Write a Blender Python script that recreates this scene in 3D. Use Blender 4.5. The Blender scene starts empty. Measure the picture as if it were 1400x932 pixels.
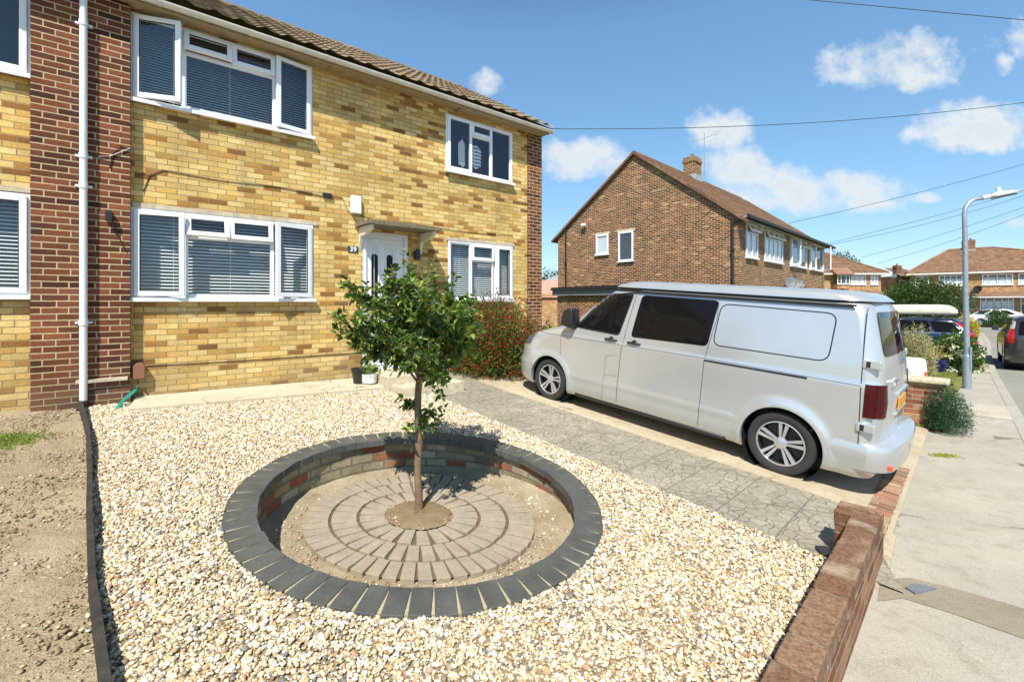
import bpy, bmesh, math, random
import numpy as np
from mathutils import Vector, Matrix
random.seed(7); RNG = np.random.default_rng(11)
S = bpy.context.scene; COL = S.collection
R = math.radians; PI = math.pi
# ------------------------------------------------------------------ survey of the place
# the photograph was used like a theodolite: bearings are intersected with the wall and ground planes
FOC, CX, HY, CAMH = 600., 700., 413., 1.26
def ray(px, py): return Vector(((px-CX)/FOC, 1., -(py-HY)/FOC))
CAM = Vector((0, 0, CAMH))
def at(px, py, depth): return CAM + ray(px, py)*depth
P0 = Vector((-4.83, 5.62, 0)); HD = Vector((761., 600., 0)).normalized(); HN = Vector((HD.y, -HD.x, 0))
def G(x, y):                                   # the sloping front garden
    p = Vector((x, y, 0))-P0
    return -(.075*p.dot(HN)+.02*p.dot(HD))
BR = (6.9, 17.0)
def SH(y):                                     # the gently falling street
    h = 1.85+.02*(min(y, BR[0])-3.14)
    if y > BR[0]: h += .012*(min(y, BR[1])-BR[0])
    return CAMH-h
def ST(x, y): return SH(y)
def hit(px, py, fn, off=0.):
    r = ray(px, py); lo, hi = .3, 200.
    for _ in range(60):
        m = (lo+hi)/2; p = CAM+r*m
        if p.z > fn(p.x, p.y)+off: lo = m
        else: hi = m
    return CAM+r*lo
def gp(px, py, off=0.): return hit(px, py, G, off)
def sp(px, py, off=0.): return hit(px, py, ST, off)
class Frame:                                    # local frame: X along a front, Y inwards, Z up
    def __init__(s, o, dx):
        s.o = Vector(o); s.x = Vector((dx[0], dx[1], 0)).normalized(); s.y = Vector((-s.x.y, s.x.x, 0)); s.z = Vector((0, 0, 1))
        s.rot = math.atan2(s.x.y, s.x.x)
    def w(s, x, y, z): return s.o+s.x*x+s.y*y+s.z*z
    def hit(s, px, py, y=0.):                   # point on plane local y -> (x, z)
        r = ray(px, py); q = s.o+s.y*y; t = (q-CAM).dot(s.y)/r.dot(s.y); p = CAM+r*t-s.o
        return p.dot(s.x), p.z
    def hitx(s, px, py, x=0.):                  # point on plane local x -> (y, z)
        r = ray(px, py); q = s.o+s.x*x; t = (q-CAM).dot(s.x)/r.dot(s.x); p = CAM+r*t-s.o
        return p.dot(s.y), p.z
# ------------------------------------------------------------------ object helpers
def tag(o, label=None, cat=None, group=None, kind=None):
    if label: o['label'] = label
    if cat: o['category'] = cat
    if group: o['group'] = group
    if kind: o['kind'] = kind
    return o
def thing(name, label, cat, loc=(0, 0, 0), rz=0, group=None):
    o = bpy.data.objects.new(name, None); COL.objects.link(o); o.location = loc; o.rotation_euler = (0, 0, rz)
    o.empty_display_size = .2
    return tag(o, label, cat, group)
def link(name, me, mats, parent=None):
    o = bpy.data.objects.new(name, me); COL.objects.link(o)
    for m in (mats if isinstance(mats, (list, tuple)) else [mats]): me.materials.append(m)
    if parent is not None: o.parent = parent
    return o
def copy_tree(o, parent=None):
    c = o.copy(); COL.objects.link(c)
    if parent is not None: c.parent = parent
    for ch in [k for k in bpy.data.objects if k.parent == o]: copy_tree(ch, c)
    return c
class MB:
    def __init__(s): s.v = []; s.f = []; s.m = []
    def add(s, vs, fs, m=0):
        b = len(s.v); s.v += [tuple(v) for v in vs]
        for f in fs: s.f.append([b+i for i in f]); s.m.append(m)
        return s
    def box(s, x0, x1, y0, y1, z0, z1, m=0, M=None):
        vs = [Vector((x, y, z)) for z in (z0, z1) for y in (y0, y1) for x in (x0, x1)]
        if M is not None: vs = [M @ v for v in vs]
        return s.add(vs, [(0, 2, 3, 1), (4, 5, 7, 6), (0, 1, 5, 4), (2, 6, 7, 3), (0, 4, 6, 2), (1, 3, 7, 5)], m)
    def quad(s, a, b, c, d, m=0): return s.add([a, b, c, d], [(0, 1, 2, 3)], m)
    def prism(s, poly, off, m=0):               # poly: 3d points, extruded by off
        n = len(poly); a = [Vector(p) for p in poly]; b = [p+Vector(off) for p in a]
        return s.add(a+b, [tuple(range(n))[::-1], tuple(range(n, 2*n))]+[(i, (i+1) % n, n+(i+1) % n, n+i) for i in range(n)], m)
    def tube(s, pts, rad, n=8, m=0, cap=True):
        pts = [Vector(p) for p in pts]; k = len(pts); rad = [rad]*k if not hasattr(rad, '__len__') else list(rad)
        vs = []; up = None
        for i, p in enumerate(pts):
            t = (pts[min(i+1, k-1)]-pts[max(i-1, 0)]).normalized()
            if up is None: up = t.orthogonal().normalized()
            up = (up-t*up.dot(t)); up = up.normalized() if up.length > 1e-6 else t.orthogonal().normalized()
            w = t.cross(up)
            for j in range(n):
                a = 2*PI*j/n; vs.append(p+(up*math.cos(a)+w*math.sin(a))*rad[i])
        fs = [(i*n+j, i*n+(j+1) % n, (i+1)*n+(j+1) % n, (i+1)*n+j) for i in range(k-1) for j in range(n)]
        if cap: fs += [tuple(range(n))[::-1], tuple((k-1)*n+j for j in range(n))]
        return s.add(vs, fs, m)
    def lathe(s, prof, n=24, m=0, M=None, axis='z', close=False):    # prof: (r, h)
        vs = []
        for r, h in prof:
            for j in range(n):
                a = 2*PI*j/n; c, q = r*math.cos(a), r*math.sin(a)
                v = Vector((c, q, h)) if axis == 'z' else Vector((c, h, q))
                vs.append(M @ v if M is not None else v)
        k = len(prof); rr = range(k if close else k-1)
        fs = [(i*n+j, i*n+(j+1) % n, ((i+1) % k)*n+(j+1) % n, ((i+1) % k)*n+j) for i in rr for j in range(n)]
        return s.add(vs, fs, m)
    def build(s, name, mats, parent=None, smooth=False, uv=True, bevel=0, fix=True):
        me = bpy.data.meshes.new(name); me.from_pydata(s.v, [], s.f); me.update()
        for p, m in zip(me.polygons, s.m): p.material_index = m
        if fix:
            bm = bmesh.new(); bm.from_mesh(me); bmesh.ops.recalc_face_normals(bm, faces=bm.faces); bm.to_mesh(me); bm.free()
        if uv: box_uv(me)
        if smooth: shade(me, smooth)
        o = link(name, me, mats, parent)
        if bevel:
            b = o.modifiers.new('bevel', 'BEVEL'); b.width = bevel; b.segments = 2; b.limit_method = 'ANGLE'; b.angle_limit = R(40)
        return o
def shade(me, ang=True):
    me.polygons.foreach_set('use_smooth', [True]*len(me.polygons))
    if ang is not True:
        bm = bmesh.new(); bm.from_mesh(me)
        for e in bm.edges:
            if len(e.link_faces) == 2 and e.calc_face_angle(0) > R(ang): e.smooth = False
        bm.to_mesh(me); bm.free()
def box_uv(me):                                 # metres, u along the wall, v up
    n = len(me.loops)
    if n == 0: return
    uvl = me.uv_layers.new(name='UVMap'); co = np.empty(len(me.vertices)*3, np.float32); me.vertices.foreach_get('co', co); co = co.reshape(-1, 3)
    vi = np.empty(n, np.int32); me.loops.foreach_get('vertex_index', vi); uv = np.empty((n, 2), np.float32)
    for p in me.polygons:
        nx, ny, nz = (abs(c) for c in p.normal); a = slice(p.loop_start, p.loop_start+p.loop_total); c = co[vi[a]]
        if nz > .8: uv[a] = c[:, :2]
        elif nx > ny: uv[a, 0] = c[:, 1]+.06; uv[a, 1] = c[:, 2]
        else: uv[a, 0] = c[:, 0]; uv[a, 1] = c[:, 2]
    uvl.data.foreach_set('uv', uv.ravel())
def mesh_np(name, v, f, mat, parent=None, cols=None, smooth=False):
    me = bpy.data.meshes.new(name); k = f.shape[1]
    me.vertices.add(len(v)); me.vertices.foreach_set('co', np.asarray(v, np.float32).ravel())
    me.loops.add(f.size); me.loops.foreach_set('vertex_index', f.astype(np.int32).ravel())
    me.polygons.add(len(f)); me.polygons.foreach_set('loop_start', np.arange(0, f.size, k, dtype=np.int32))
    me.polygons.foreach_set('use_smooth', np.full(len(f), smooth))
    if cols is not None:
        a = me.color_attributes.new('col', 'FLOAT_COLOR', 'POINT'); c = np.ones((len(v), 4), np.float32); c[:, :3] = cols; a.data.foreach_set('color', c.ravel())
    me.update(calc_edges=True); me.validate()
    return link(name, me, mat, parent)
# ------------------------------------------------------------------ materials
class N:
    def __init__(s, name):
        s.mat = bpy.data.materials.new(name); s.mat.use_nodes = True; s.t = s.mat.node_tree; s.t.nodes.clear()
        s.out = s.n('ShaderNodeOutputMaterial')
    def n(s, ty, **kw):
        x = s.t.nodes.new(ty)
        for k, v in kw.items(): setattr(x, k, v)
        return x
    def l(s, a, b): s.t.links.new(a, b)
    def put(s, sock, v):
        if hasattr(v, 'node'): s.l(v, sock)
        elif isinstance(v, (tuple, list)) and sock.type == 'RGBA' and len(v) == 3: sock.default_value = (*v, 1)
        else: sock.default_value = v
    def m(s, op, a, b=0., c=None, clamp=False):
        x = s.n('ShaderNodeMath', operation=op, use_clamp=clamp); s.put(x.inputs[0], a); s.put(x.inputs[1], b)
        if c is not None: s.put(x.inputs[2], c)
        return x.outputs[0]
    def mix(s, fac, a, b, mode='MIX'):
        x = s.n('ShaderNodeMix', data_type='RGBA', blend_type=mode); s.put(x.inputs[0], fac); s.put(x.inputs[6], a); s.put(x.inputs[7], b); return x.outputs[2]
    def noise(s, vec, scale, detail=3, rough=.55, dim='3D'):
        x = s.n('ShaderNodeTexNoise', noise_dimensions=dim); s.l(vec, x.inputs['Vector']); x.inputs['Scale'].default_value = scale
        x.inputs['Detail'].default_value = detail; x.inputs['Roughness'].default_value = rough; return x.outputs['Fac']
    def ramp(s, fac, stops, interp='LINEAR'):
        x = s.n('ShaderNodeValToRGB'); s.l(fac, x.inputs[0]); e = x.color_ramp; e.interpolation = interp
        while len(e.elements) < len(stops): e.elements.new(.5)
        for el, (p, c) in zip(e.elements, stops): el.position = p; el.color = (*c, 1) if len(c) == 3 else c
        return x.outputs[0]
    def rng(s, v, a, b, c=0., d=1.):
        x = s.n('ShaderNodeMapRange'); s.put(x.inputs[0], v)
        for i, k in enumerate((a, b, c, d)): x.inputs[i+1].default_value = k
        return x.outputs[0]
    def obj(s): return s.n('ShaderNodeTexCoord').outputs['Object']
    def geo(s): return s.n('ShaderNodeNewGeometry').outputs['Position']
    def bump(s, h, dist=.01, st=1.):
        x = s.n('ShaderNodeBump'); s.l(h, x.inputs['Height']); x.inputs['Distance'].default_value = dist; x.inputs['Strength'].default_value = st; return x.outputs[0]
    def pbr(s, col, rough=.6, metal=0., spec=.5, normal=None, coat=0., coat_rough=.05, **kw):
        p = s.n('ShaderNodeBsdfPrincipled'); s.put(p.inputs['Base Color'], col); s.put(p.inputs['Roughness'], rough); s.put(p.inputs['Metallic'], metal)
        p.inputs['Specular IOR Level'].default_value = spec; p.inputs['Coat Weight'].default_value = coat; p.inputs['Coat Roughness'].default_value = coat_rough
        if normal is not None: s.l(normal, p.inputs['Normal'])
        for k, v in kw.items(): s.put(p.inputs[k], v)
        s.l(p.outputs[0], s.out.inputs[0]); return p
def simple(name, col, rough=.6, metal=0., var=.12, scale=6., bump=0., bscale=80., coat=0., spec=.5):
    n = N(name); P = n.obj(); f = n.noise(P, scale, 5)
    c = n.mix(n.rng(f, .3, .7), tuple(x*(1-var) for x in col), tuple(min(1, x*(1+var)) for x in col))
    nm = n.bump(n.noise(P, bscale, 3), bump) if bump else None
    n.pbr(c, rough, metal, spec, nm, coat); return n.mat
def bricks(name, stops, mortar, bw=.225, bh=.075, mt=.010, dirt=.25, bumpd=.006, weather=None, proj='UV'):
    n = N(name); uv = n.n('ShaderNodeTexCoord').outputs['UV']; P = n.obj()
    wob = n.noise(P, 14, 2); wob2 = n.noise(P, 17, 2)
    sx = n.n('ShaderNodeSeparateXYZ'); n.l(uv, sx.inputs[0])
    u = n.m('ADD', sx.outputs[0], n.m('MULTIPLY', n.m('SUBTRACT', wob, .5), .006)); v = n.m('ADD', sx.outputs[1], n.m('MULTIPLY', n.m('SUBTRACT', wob2, .5), .008))
    vr = n.m('DIVIDE', v, bh); row = n.m('FLOOR', vr); off = n.m('MULTIPLY', n.m('MODULO', n.m('ABSOLUTE', row), 2.), .5)
    wr0 = n.n('ShaderNodeTexWhiteNoise', noise_dimensions='1D'); n.l(row, wr0.inputs['W'])
    off = n.m('ADD', off, n.m('MULTIPLY', wr0.outputs[0], .12))
    ur = n.m('ADD', n.m('DIVIDE', u, bw), off); colm = n.m('FLOOR', ur); fu = n.m('FRACT', ur); fv = n.m('FRACT', vr)
    du = n.m('MULTIPLY', n.m('MINIMUM', fu, n.m('SUBTRACT', 1., fu)), bw); dv = n.m('MULTIPLY', n.m('MINIMUM', fv, n.m('SUBTRACT', 1., fv)), bh)
    dm = n.m('MINIMUM', du, dv); mask = n.rng(dm, mt/2-.0018, mt/2+.0018)
    cv = n.n('ShaderNodeCombineXYZ'); n.l(colm, cv.inputs[0]); n.l(row, cv.inputs[1])
    wn = n.n('ShaderNodeTexWhiteNoise', noise_dimensions='2D'); n.l(cv.outputs[0], wn.inputs['Vector'])
    wn2 = n.n('ShaderNodeTexWhiteNoise', noise_dimensions='3D'); cv2 = n.n('ShaderNodeCombineXYZ'); n.l(colm, cv2.inputs[0]); n.l(row, cv2.inputs[1]); cv2.inputs[2].default_value = 5.3; n.l(cv2.outputs[0], wn2.inputs['Vector'])
    bc = n.ramp(wn.outputs[0], stops)
    fine = n.noise(P, 45, 4, .65); big = n.noise(P, 1.3, 4)
    bc = n.mix(1., bc, n.ramp(fine, [(.3, (.74, .72, .7)), (.7, (1.16, 1.15, 1.14))]), 'MULTIPLY')
    bc = n.mix(1., bc, n.ramp(wn2.outputs[0], [(0, (.86, .86, .86)), (1, (1.12, 1.12, 1.12))]), 'MULTIPLY')
    mo = n.mix(n.rng(fine, .3, .7), tuple(c*.8 for c in mortar), mortar)
    c = n.mix(mask, mo, bc)
    if dirt > .29 and not weather is None:       # faint vertical rain streaks
        st = n.n('ShaderNodeMapping'); n.l(P, st.inputs['Vector']); st.inputs['Scale'].default_value = (7, 7, .55); c = n.mix(n.rng(n.noise(st.outputs[0], 1., 4), .54, .74, 0, .38), c, (.30, .22, .12))
    c = n.mix(1., c, n.ramp(big, [(.3, (1-dirt, 1-dirt, 1-dirt*.9)), (.65, (1.04, 1.04, 1.04))]), 'MULTIPLY')
    if weather:                                 # grime near the ground: (z0, z1, colour)
        z0, z1, wc = weather; sz = n.n('ShaderNodeSeparateXYZ'); n.l(P, sz.inputs[0])
        w = n.m('MULTIPLY', n.rng(n.m('ADD', sz.outputs[2], n.m('MULTIPLY', n.m('SUBTRACT', n.noise(P, 2.2, 4), .5), .8)), z0, z1, .55, 0.), 1., clamp=True)
        c = n.mix(w, c, wc)
    h = n.m('ADD', n.m('MULTIPLY', mask, .75), n.m('MULTIPLY', fine, .35)); h = n.m('ADD', h, n.m('MULTIPLY', wn2.outputs[0], .2))
    n.pbr(c, .88, 0, .25, n.bump(h, bumpd)); return n.mat
M = {}
M['yellow'] = bricks('yellow_brick', [(0, (.24, .11, .035)), (.06, (.34, .16, .045)), (.13, (.50, .27, .07)), (.22, (.62, .38, .11)), (.36, (.70, .46, .15)), (.6, (.76, .53, .195)), (.82, (.80, .60, .25)), (1, (.68, .42, .12))],
    (.44, .31, .14), mt=.010, dirt=.3, weather=(-.1, .6, (.30, .22, .12)))
M['brown'] = bricks('brown_brick', [(0, (.065, .024, .016)), (.25, (.13, .042, .022)), (.5, (.185, .062, .030)), (.75, (.26, .09, .042)), (1, (.12, .040, .024))],
    (.60, .47, .27), mt=.013, dirt=.25, bumpd=.008, weather=(-.2, .55, (.15, .11, .07)))
M['tan_brick'] = bricks('tan_brown_brick', [(0, (.035, .012, .009)), (.25, (.095, .028, .014)), (.5, (.165, .052, .022)), (.8, (.235, .085, .032)), (.95, (.30, .13, .055)), (1, (.46, .28, .14))],
    (.70, .53, .32), mt=.018, dirt=.2)
M['far_brick'] = bricks('far_house_brick', [(0, (.30, .14, .06)), (.5, (.45, .24, .10)), (1, (.56, .34, .16))], (.58, .45, .28), mt=.012, dirt=.15)
M['red_brick'] = bricks('weathered_red_brick', [(0, (.22, .09, .05)), (.3, (.36, .13, .07)), (.55, (.44, .19, .11)), (.8, (.48, .27, .16)), (1, (.50, .36, .2))],
    (.46, .38, .26), mt=.014, dirt=.35, bumpd=.012, weather=(-.85, -.45, (.30, .26, .16)))
M['wall_brick'] = bricks('garden_wall_brick', [(0, (.13, .045, .03)), (.3, (.22, .075, .045)), (.6, (.28, .11, .07)), (.85, (.34, .17, .10)), (1, (.38, .25, .14))],
    (.42, .33, .2), mt=.014, dirt=.35, bumpd=.012, weather=(-.95, -.65, (.28, .24, .13)))
M['pond_brick'] = bricks('old_mossy_brick', [(0, (.33, .10, .05)), (.15, (.42, .15, .07)), (.25, (.40, .31, .18)), (.5, (.48, .40, .26)), (.75, (.40, .34, .2)), (1, (.24, .19, .11))],
    (.30, .27, .18), bh=.07, mt=.014, dirt=.55, bumpd=.02)
M['upvc'] = simple('white_upvc', (.80, .81, .83), .28, 0, .02)
M['upvc_aged'] = simple('aged_white_plastic', (.66, .63, .56), .5, 0, .12, 9)
M['white_pipe'] = simple('white_pipe', (.74, .76, .80), .35, 0, .04)
M['soffit'] = simple('soffit_board', (.36, .28, .16), .7, 0, .18, 8, .003)
M['concrete'] = simple('lintel_concrete', (.52, .45, .32), .9, 0, .22, 12, .006)
M['black'] = simple('black_plastic', (.018, .018, .02), .4, 0, .1)
M['rubber'] = simple('rubber', (.028, .027, .026), .75, 0, .2, 20, .002)
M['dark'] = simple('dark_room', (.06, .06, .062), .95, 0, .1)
M['chrome'] = simple('bright_metal', (.75, .75, .77), .18, 1., .03)
M['grey_metal'] = simple('galvanised_steel', (.34, .39, .44), .45, .5, .15, 14)
M['blind'] = simple('blind_slat', (.84, .85, .85), .5, 0, .03)
M['terracotta'] = simple('terracotta', (.26, .11, .06), .8, 0, .15)
M['hose'] = simple('green_hose', (.03, .28, .20), .35, 0, .1)
M['bark'] = simple('bark', (.20, .13, .075), .9, 0, .35, 18, .01, 60)
M['grey_bark'] = simple('grey_bark', (.14, .11, .08), .9, 0, .3, 18, .01)
M['wood_edge'] = simple('weathered_edging', (.035, .028, .022), .85, 0, .5, 12, .006)
M['navy'] = simple('glazed_navy', (.012, .014, .09), .15, 0, .1)
def glass(name, tint=(.80, .86, .88), base=.10, k=1.0):
    n = N(name); t = n.n('ShaderNodeBsdfTransparent'); t.inputs[0].default_value = (*tint, 1); g = n.n('ShaderNodeBsdfGlossy'); g.inputs['Roughness'].default_value = .01
    g.inputs[0].default_value = (.95, .98, 1, 1); P = n.obj(); nm = n.bump(n.noise(P, 1.2, 1), .004); n.l(nm, g.inputs['Normal'])
    ge = n.n('ShaderNodeNewGeometry'); dp_ = n.n('ShaderNodeVectorMath', operation='DOT_PRODUCT'); n.l(ge.outputs['Normal'], dp_.inputs[0]); n.l(ge.outputs['Incoming'], dp_.inputs[1])
    ci = n.m('SUBTRACT', 1., n.m('ABSOLUTE', dp_.outputs['Value'])); f = n.m('ADD', n.m('MULTIPLY', n.m('POWER', ci, 4.2), k), base, clamp=True)
    x = n.n('ShaderNodeMixShader'); n.l(f, x.inputs[0]); n.l(t.outputs[0], x.inputs[1]); n.l(g.outputs[0], x.inputs[2]); n.l(x.outputs[0], n.out.inputs[0]); return n.mat
M['glass'] = glass('window_glass', (.97, .98, .98), base=.038, k=.7)
M['car_glass'] = glass('car_side_glass', (.45, .5, .48), .06, .9)
n = N('privacy_glass'); n.pbr((.007, .007, .008), .03, 0, .18, coat=0); M['privacy'] = n.mat
def attr_mat(name, rough=.5, trans=.25, spec=.4, mul=None):
    n = N(name); a = n.n('ShaderNodeAttribute'); a.attribute_name = 'col'; c = a.outputs['Color']
    p = n.pbr(c, rough, 0, spec)
    if trans:
        tr = n.n('ShaderNodeBsdfTranslucent'); n.l(n.mix(1., c, (1.5, 1.7, .7), 'MULTIPLY'), tr.inputs[0])
        x = n.n('ShaderNodeMixShader'); x.inputs[0].default_value = trans; n.l(p.outputs[0], x.inputs[1]); n.l(tr.outputs[0], x.inputs[2]); n.l(x.outputs[0], n.out.inputs[0])
    return n.mat
M['leaf'] = attr_mat('leaf', .36, .38, .5); M['matt_leaf'] = attr_mat('matt_leaf', .6, .25, .3); M['stone'] = attr_mat('pebble', .75, 0, .3)
def ground_mat(name, c1, c2, c3, s1=1.2, s2=14, s3=90, crack=0., bump=.008, spots=None, rough=.92, uvs=False):
    n = N(name); P = n.geo(); a = n.noise(P, s1, 5); b = n.noise(P, s2, 5, .65); d = n.noise(P, s3, 3, .7)
    c = n.mix(n.rng(a, .32, .68), c1, c2); c = n.mix(n.m('MULTIPLY', n.rng(b, .5, .72), .6), c, c3)
    c = n.mix(1., c, n.ramp(d, [(.3, (.72, .72, .72)), (.72, (1.22, 1.22, 1.22))]), 'MULTIPLY')
    if spots:
        v = n.n('ShaderNodeTexVoronoi'); n.l(P, v.inputs['Vector']); v.inputs['Scale'].default_value = spots[0]
        c = n.mix(n.m('MULTIPLY', n.rng(v.outputs['Distance'], .38, .22), spots[2]), c, n.mix(.5, spots[1], v.outputs['Color'], 'SOFT_LIGHT'))
    h = n.m('ADD', n.m('MULTIPLY', b, .6), n.m('MULTIPLY', d, .5))
    if crack:
        w = n.n('ShaderNodeTexNoise'); n.l(P, w.inputs['Vector']); w.inputs['Scale'].default_value = 2.5; w.inputs['Detail'].default_value = 4
        vv = n.n('ShaderNodeVectorMath', operation='MULTIPLY_ADD'); n.l(w.outputs['Color'], vv.inputs[0]); vv.inputs[1].default_value = (.5, .5, .5); n.l(P, vv.inputs[2])
        v = n.n('ShaderNodeTexVoronoi', feature='DISTANCE_TO_EDGE'); n.l(vv.outputs[0], v.inputs['Vector']); v.inputs['Scale'].default_value = crack
        k = n.rng(v.outputs[0], .004, .014, 1., 0.); k = n.m('MULTIPLY', k, n.rng(n.noise(P, .9, 2), .5, .58)); c = n.mix(n.m('MULTIPLY', k, .75), c, tuple(x*.3 for x in c1)); h = n.m('SUBTRACT', h, k)
    n.pbr(c, rough, 0, .2, n.bump(h, bump)); return n.mat
# ------------------------------------------------------------------ ground
M['soil'] = ground_mat('bare_soil', (.33, .26, .165), (.42, .34, .22), (.22, .165, .10), 1.5, 9, 70, 0, .03)
M['gravel_bed'] = ground_mat('gravel_bed', (.26, .20, .12), (.32, .25, .15), (.18, .13, .08), 3, 30, 90, 0, .012)
M['drive'] = ground_mat('driveway_concrete', (.42, .35, .24), (.52, .45, .32), (.28, .23, .155), 1.3, 12, 110, .55, .006, (120, (.35, .25, .15), .5))
M['pave'] = ground_mat('pavement_asphalt', (.335, .31, .25), (.43, .395, .32), (.25, .225, .17), 1.1, 7, 130, .45, .006, (150, (.6, .55, .45), .35))
M['patch'] = ground_mat('asphalt_patch', (.25, .215, .155), (.31, .27, .20), (.19, .16, .11), 2, 14, 120, 0, .006, (140, (.45, .4, .3), .3))
M['road'] = ground_mat('road_asphalt', (.235, .225, .195), (.28, .27, .235), (.2, .19, .17), .3, 5, 60, 0, .006)
M['slab'] = ground_mat('paving_slab', (.44, .39, .30), (.50, .45, .35), (.36, .32, .24), .7, 8, 60, 0, .004)
M['kerb'] = ground_mat('kerb_stone', (.36, .33, .27), (.42, .39, .32), (.3, .27, .22), 2, 12, 60, 0, .004)
M['grass'] = ground_mat('lawn', (.17, .19, .05), (.26, .25, .08), (.12, .15, .035), 1.5, 12, 90, 0, .03)
M['strip'] = ground_mat('house_strip_concrete', (.50, .43, .31), (.58, .50, .37), (.38, .32, .22), 1.5, 10, 90, 1.2, .006)
def path_mat():
    n = N('imprinted_paving'); P = n.geo(); w = n.n('ShaderNodeTexNoise'); n.l(P, w.inputs['Vector']); w.inputs['Scale'].default_value = 4
    vv = n.n('ShaderNodeVectorMath', operation='MULTIPLY_ADD'); n.l(w.outputs['Color'], vv.inputs[0]); vv.inputs[1].default_value = (.14, .14, .0); n.l(P, vv.inputs[2])
    v = n.n('ShaderNodeTexVoronoi', feature='DISTANCE_TO_EDGE'); n.l(vv.outputs[0], v.inputs['Vector']); v.inputs['Scale'].default_value = 10.5
    v2 = n.n('ShaderNodeTexVoronoi'); n.l(vv.outputs[0], v2.inputs['Vector']); v2.inputs['Scale'].default_value = 10.5
    j = n.m('MULTIPLY', n.rng(v.outputs[0], .015, .05, 1., 0.), n.rng(n.noise(P, 5, 3), .35, .6, .25, 1.))
    uv = n.n('ShaderNodeTexCoord').outputs['UV']; sx = n.n('ShaderNodeSeparateXYZ'); n.l(uv, sx.inputs[0])
    fu = n.m('FRACT', n.m('MULTIPLY', sx.outputs[0], 1/.45)); fv = n.m('FRACT', n.m('MULTIPLY', sx.outputs[1], 1/.6))
    g = n.m('MINIMUM', n.m('MINIMUM', fu, n.m('SUBTRACT', 1., fu)), n.m('MINIMUM', fv, n.m('SUBTRACT', 1., fv))); g = n.rng(g, .006, .016, .7, 0.)
    j = n.m('MAXIMUM', n.m('MULTIPLY', j, .8), g)
    f = n.noise(P, 60, 4, .7); c = n.mix(n.rng(n.noise(P, 1.5, 4), .3, .7), (.255, .235, .185), (.34, .31, .24)); bw_ = n.n('ShaderNodeRGBToBW'); n.l(v2.outputs['Color'], bw_.inputs[0]); c = n.mix(1., c, n.ramp(bw_.outputs[0], [(.2, (.9, .9, .9)), (.8, (1.07, 1.07, 1.07))]), 'MULTIPLY')
    c = n.mix(1., c, n.ramp(f, [(.3, (.7, .7, .7)), (.7, (1.25, 1.25, 1.25))]), 'MULTIPLY'); c = n.mix(n.m('MULTIPLY', j, .85), c, (.13, .115, .08))
    n.pbr(c, .85, 0, .3, n.bump(n.m('SUBTRACT', n.m('MULTIPLY', f, .4), j), .008)); return n.mat
M['path'] = path_mat()
def sheet(name, pts, fn, off, mat, cuts=(), thick=0., uvf=None, label=None, kind='structure', noisy=0., grid=0.):
    """flat polygon draped over a ground function; split where the ground creases"""
    bm = bmesh.new(); vs = [bm.verts.new((p[0], p[1], 0)) for p in pts]; bm.faces.new(vs)
    for c in cuts: bmesh.ops.bisect_plane(bm, geom=bm.verts[:]+bm.edges[:]+bm.faces[:], plane_co=(0, c, 0), plane_no=(0, 1, 0))
    if grid:
        xs = [p[0] for p in pts]; ys = [p[1] for p in pts]
        for k in range(int(min(xs)/grid), int(max(xs)/grid)+1): bmesh.ops.bisect_plane(bm, geom=bm.verts[:]+bm.edges[:]+bm.faces[:], plane_co=(k*grid, 0, 0), plane_no=(1, 0, 0))
        for k in range(int(min(ys)/grid), int(max(ys)/grid)+1): bmesh.ops.bisect_plane(bm, geom=bm.verts[:]+bm.edges[:]+bm.faces[:], plane_co=(0, k*grid, 0), plane_no=(0, 1, 0))
    bmesh.ops.triangulate(bm, faces=bm.faces[:])
    if thick:
        r = bmesh.ops.extrude_face_region(bm, geom=bm.faces[:]); top = {v for v in r['geom'] if isinstance(v, bmesh.types.BMVert)}
    for v in bm.verts:
        z = fn(v.co.x, v.co.y)+off
        if thick and v not in top: z -= thick
        if noisy: z += noisy*(math.sin(v.co.x*7.1+v.co.y*3.3)+math.sin(v.co.y*9.7-v.co.x*4.1)+random.uniform(-1, 1))
        v.co.z = z
    bmesh.ops.recalc_face_normals(bm, faces=bm.faces)
    me = bpy.data.meshes.new(name); bm.to_mesh(me); bm.free()
    uvl = me.uv_layers.new(name='UVMap')
    for l in me.loops:
        c = me.vertices[l.vertex_index].co; uvl.data[l.index].uv = uvf(c) if uvf else (c.x, c.y)
    if not thick:
        for p in me.polygons:
            if p.normal.z < 0: p.flip()
    o = link(name, me, mat)
    if kind: o['kind'] = kind
    if label: o['label'] = label
    return o
def tn(t, n_): return P0+HD*t+HN*n_            # garden coordinates: along the house / out from the house
WDIR = Vector((.722, .692, 0)).normalized(); WN = Vector((WDIR.y, -WDIR.x, 0)); WO = Vector((1.18, 1.722, 0))   # outer face of the front wall
def wl(a, b=0.): return WO+WDIR*a+WN*b         # street coordinates: along the wall / towards the road
W_END = (Vector((2.634, 3.148, 0))-WO).dot(WDIR)
# base terrain: one sheet to the horizon, under everything
sheet('ground', [(-400, -60), (400, -60), (400, 900), (-400, 900)], ST, -.12, M['grass'], BR+(130,))
# the garden, one sloping sheet with a skirt
garden = [tn(-9, -.2), tn(10.2, -.2), wl(7.25, -.12), wl(-9, -.12)]
sheet('garden_ground', garden, G, -.05, M['soil'], thick=1.2)
EDGE = [gp(*p) for p in [(108, 553), (120, 595), (122.5, 650), (122, 708), (126, 813), (141, 932)]]
dv = (EDGE[-1]-EDGE[-2]).normalized(); eend = EDGE[-1]+dv*1.9
EDGE.append(eend)
# planter outline (survey of the outer edge of its coping)
ring = [gp(563.5+260.5*math.cos(a), 716.5+126.5*math.sin(a), .03) for a in [2*PI*i/720 for i in range(720)]]
RC = sum(ring, Vector())/720
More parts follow.
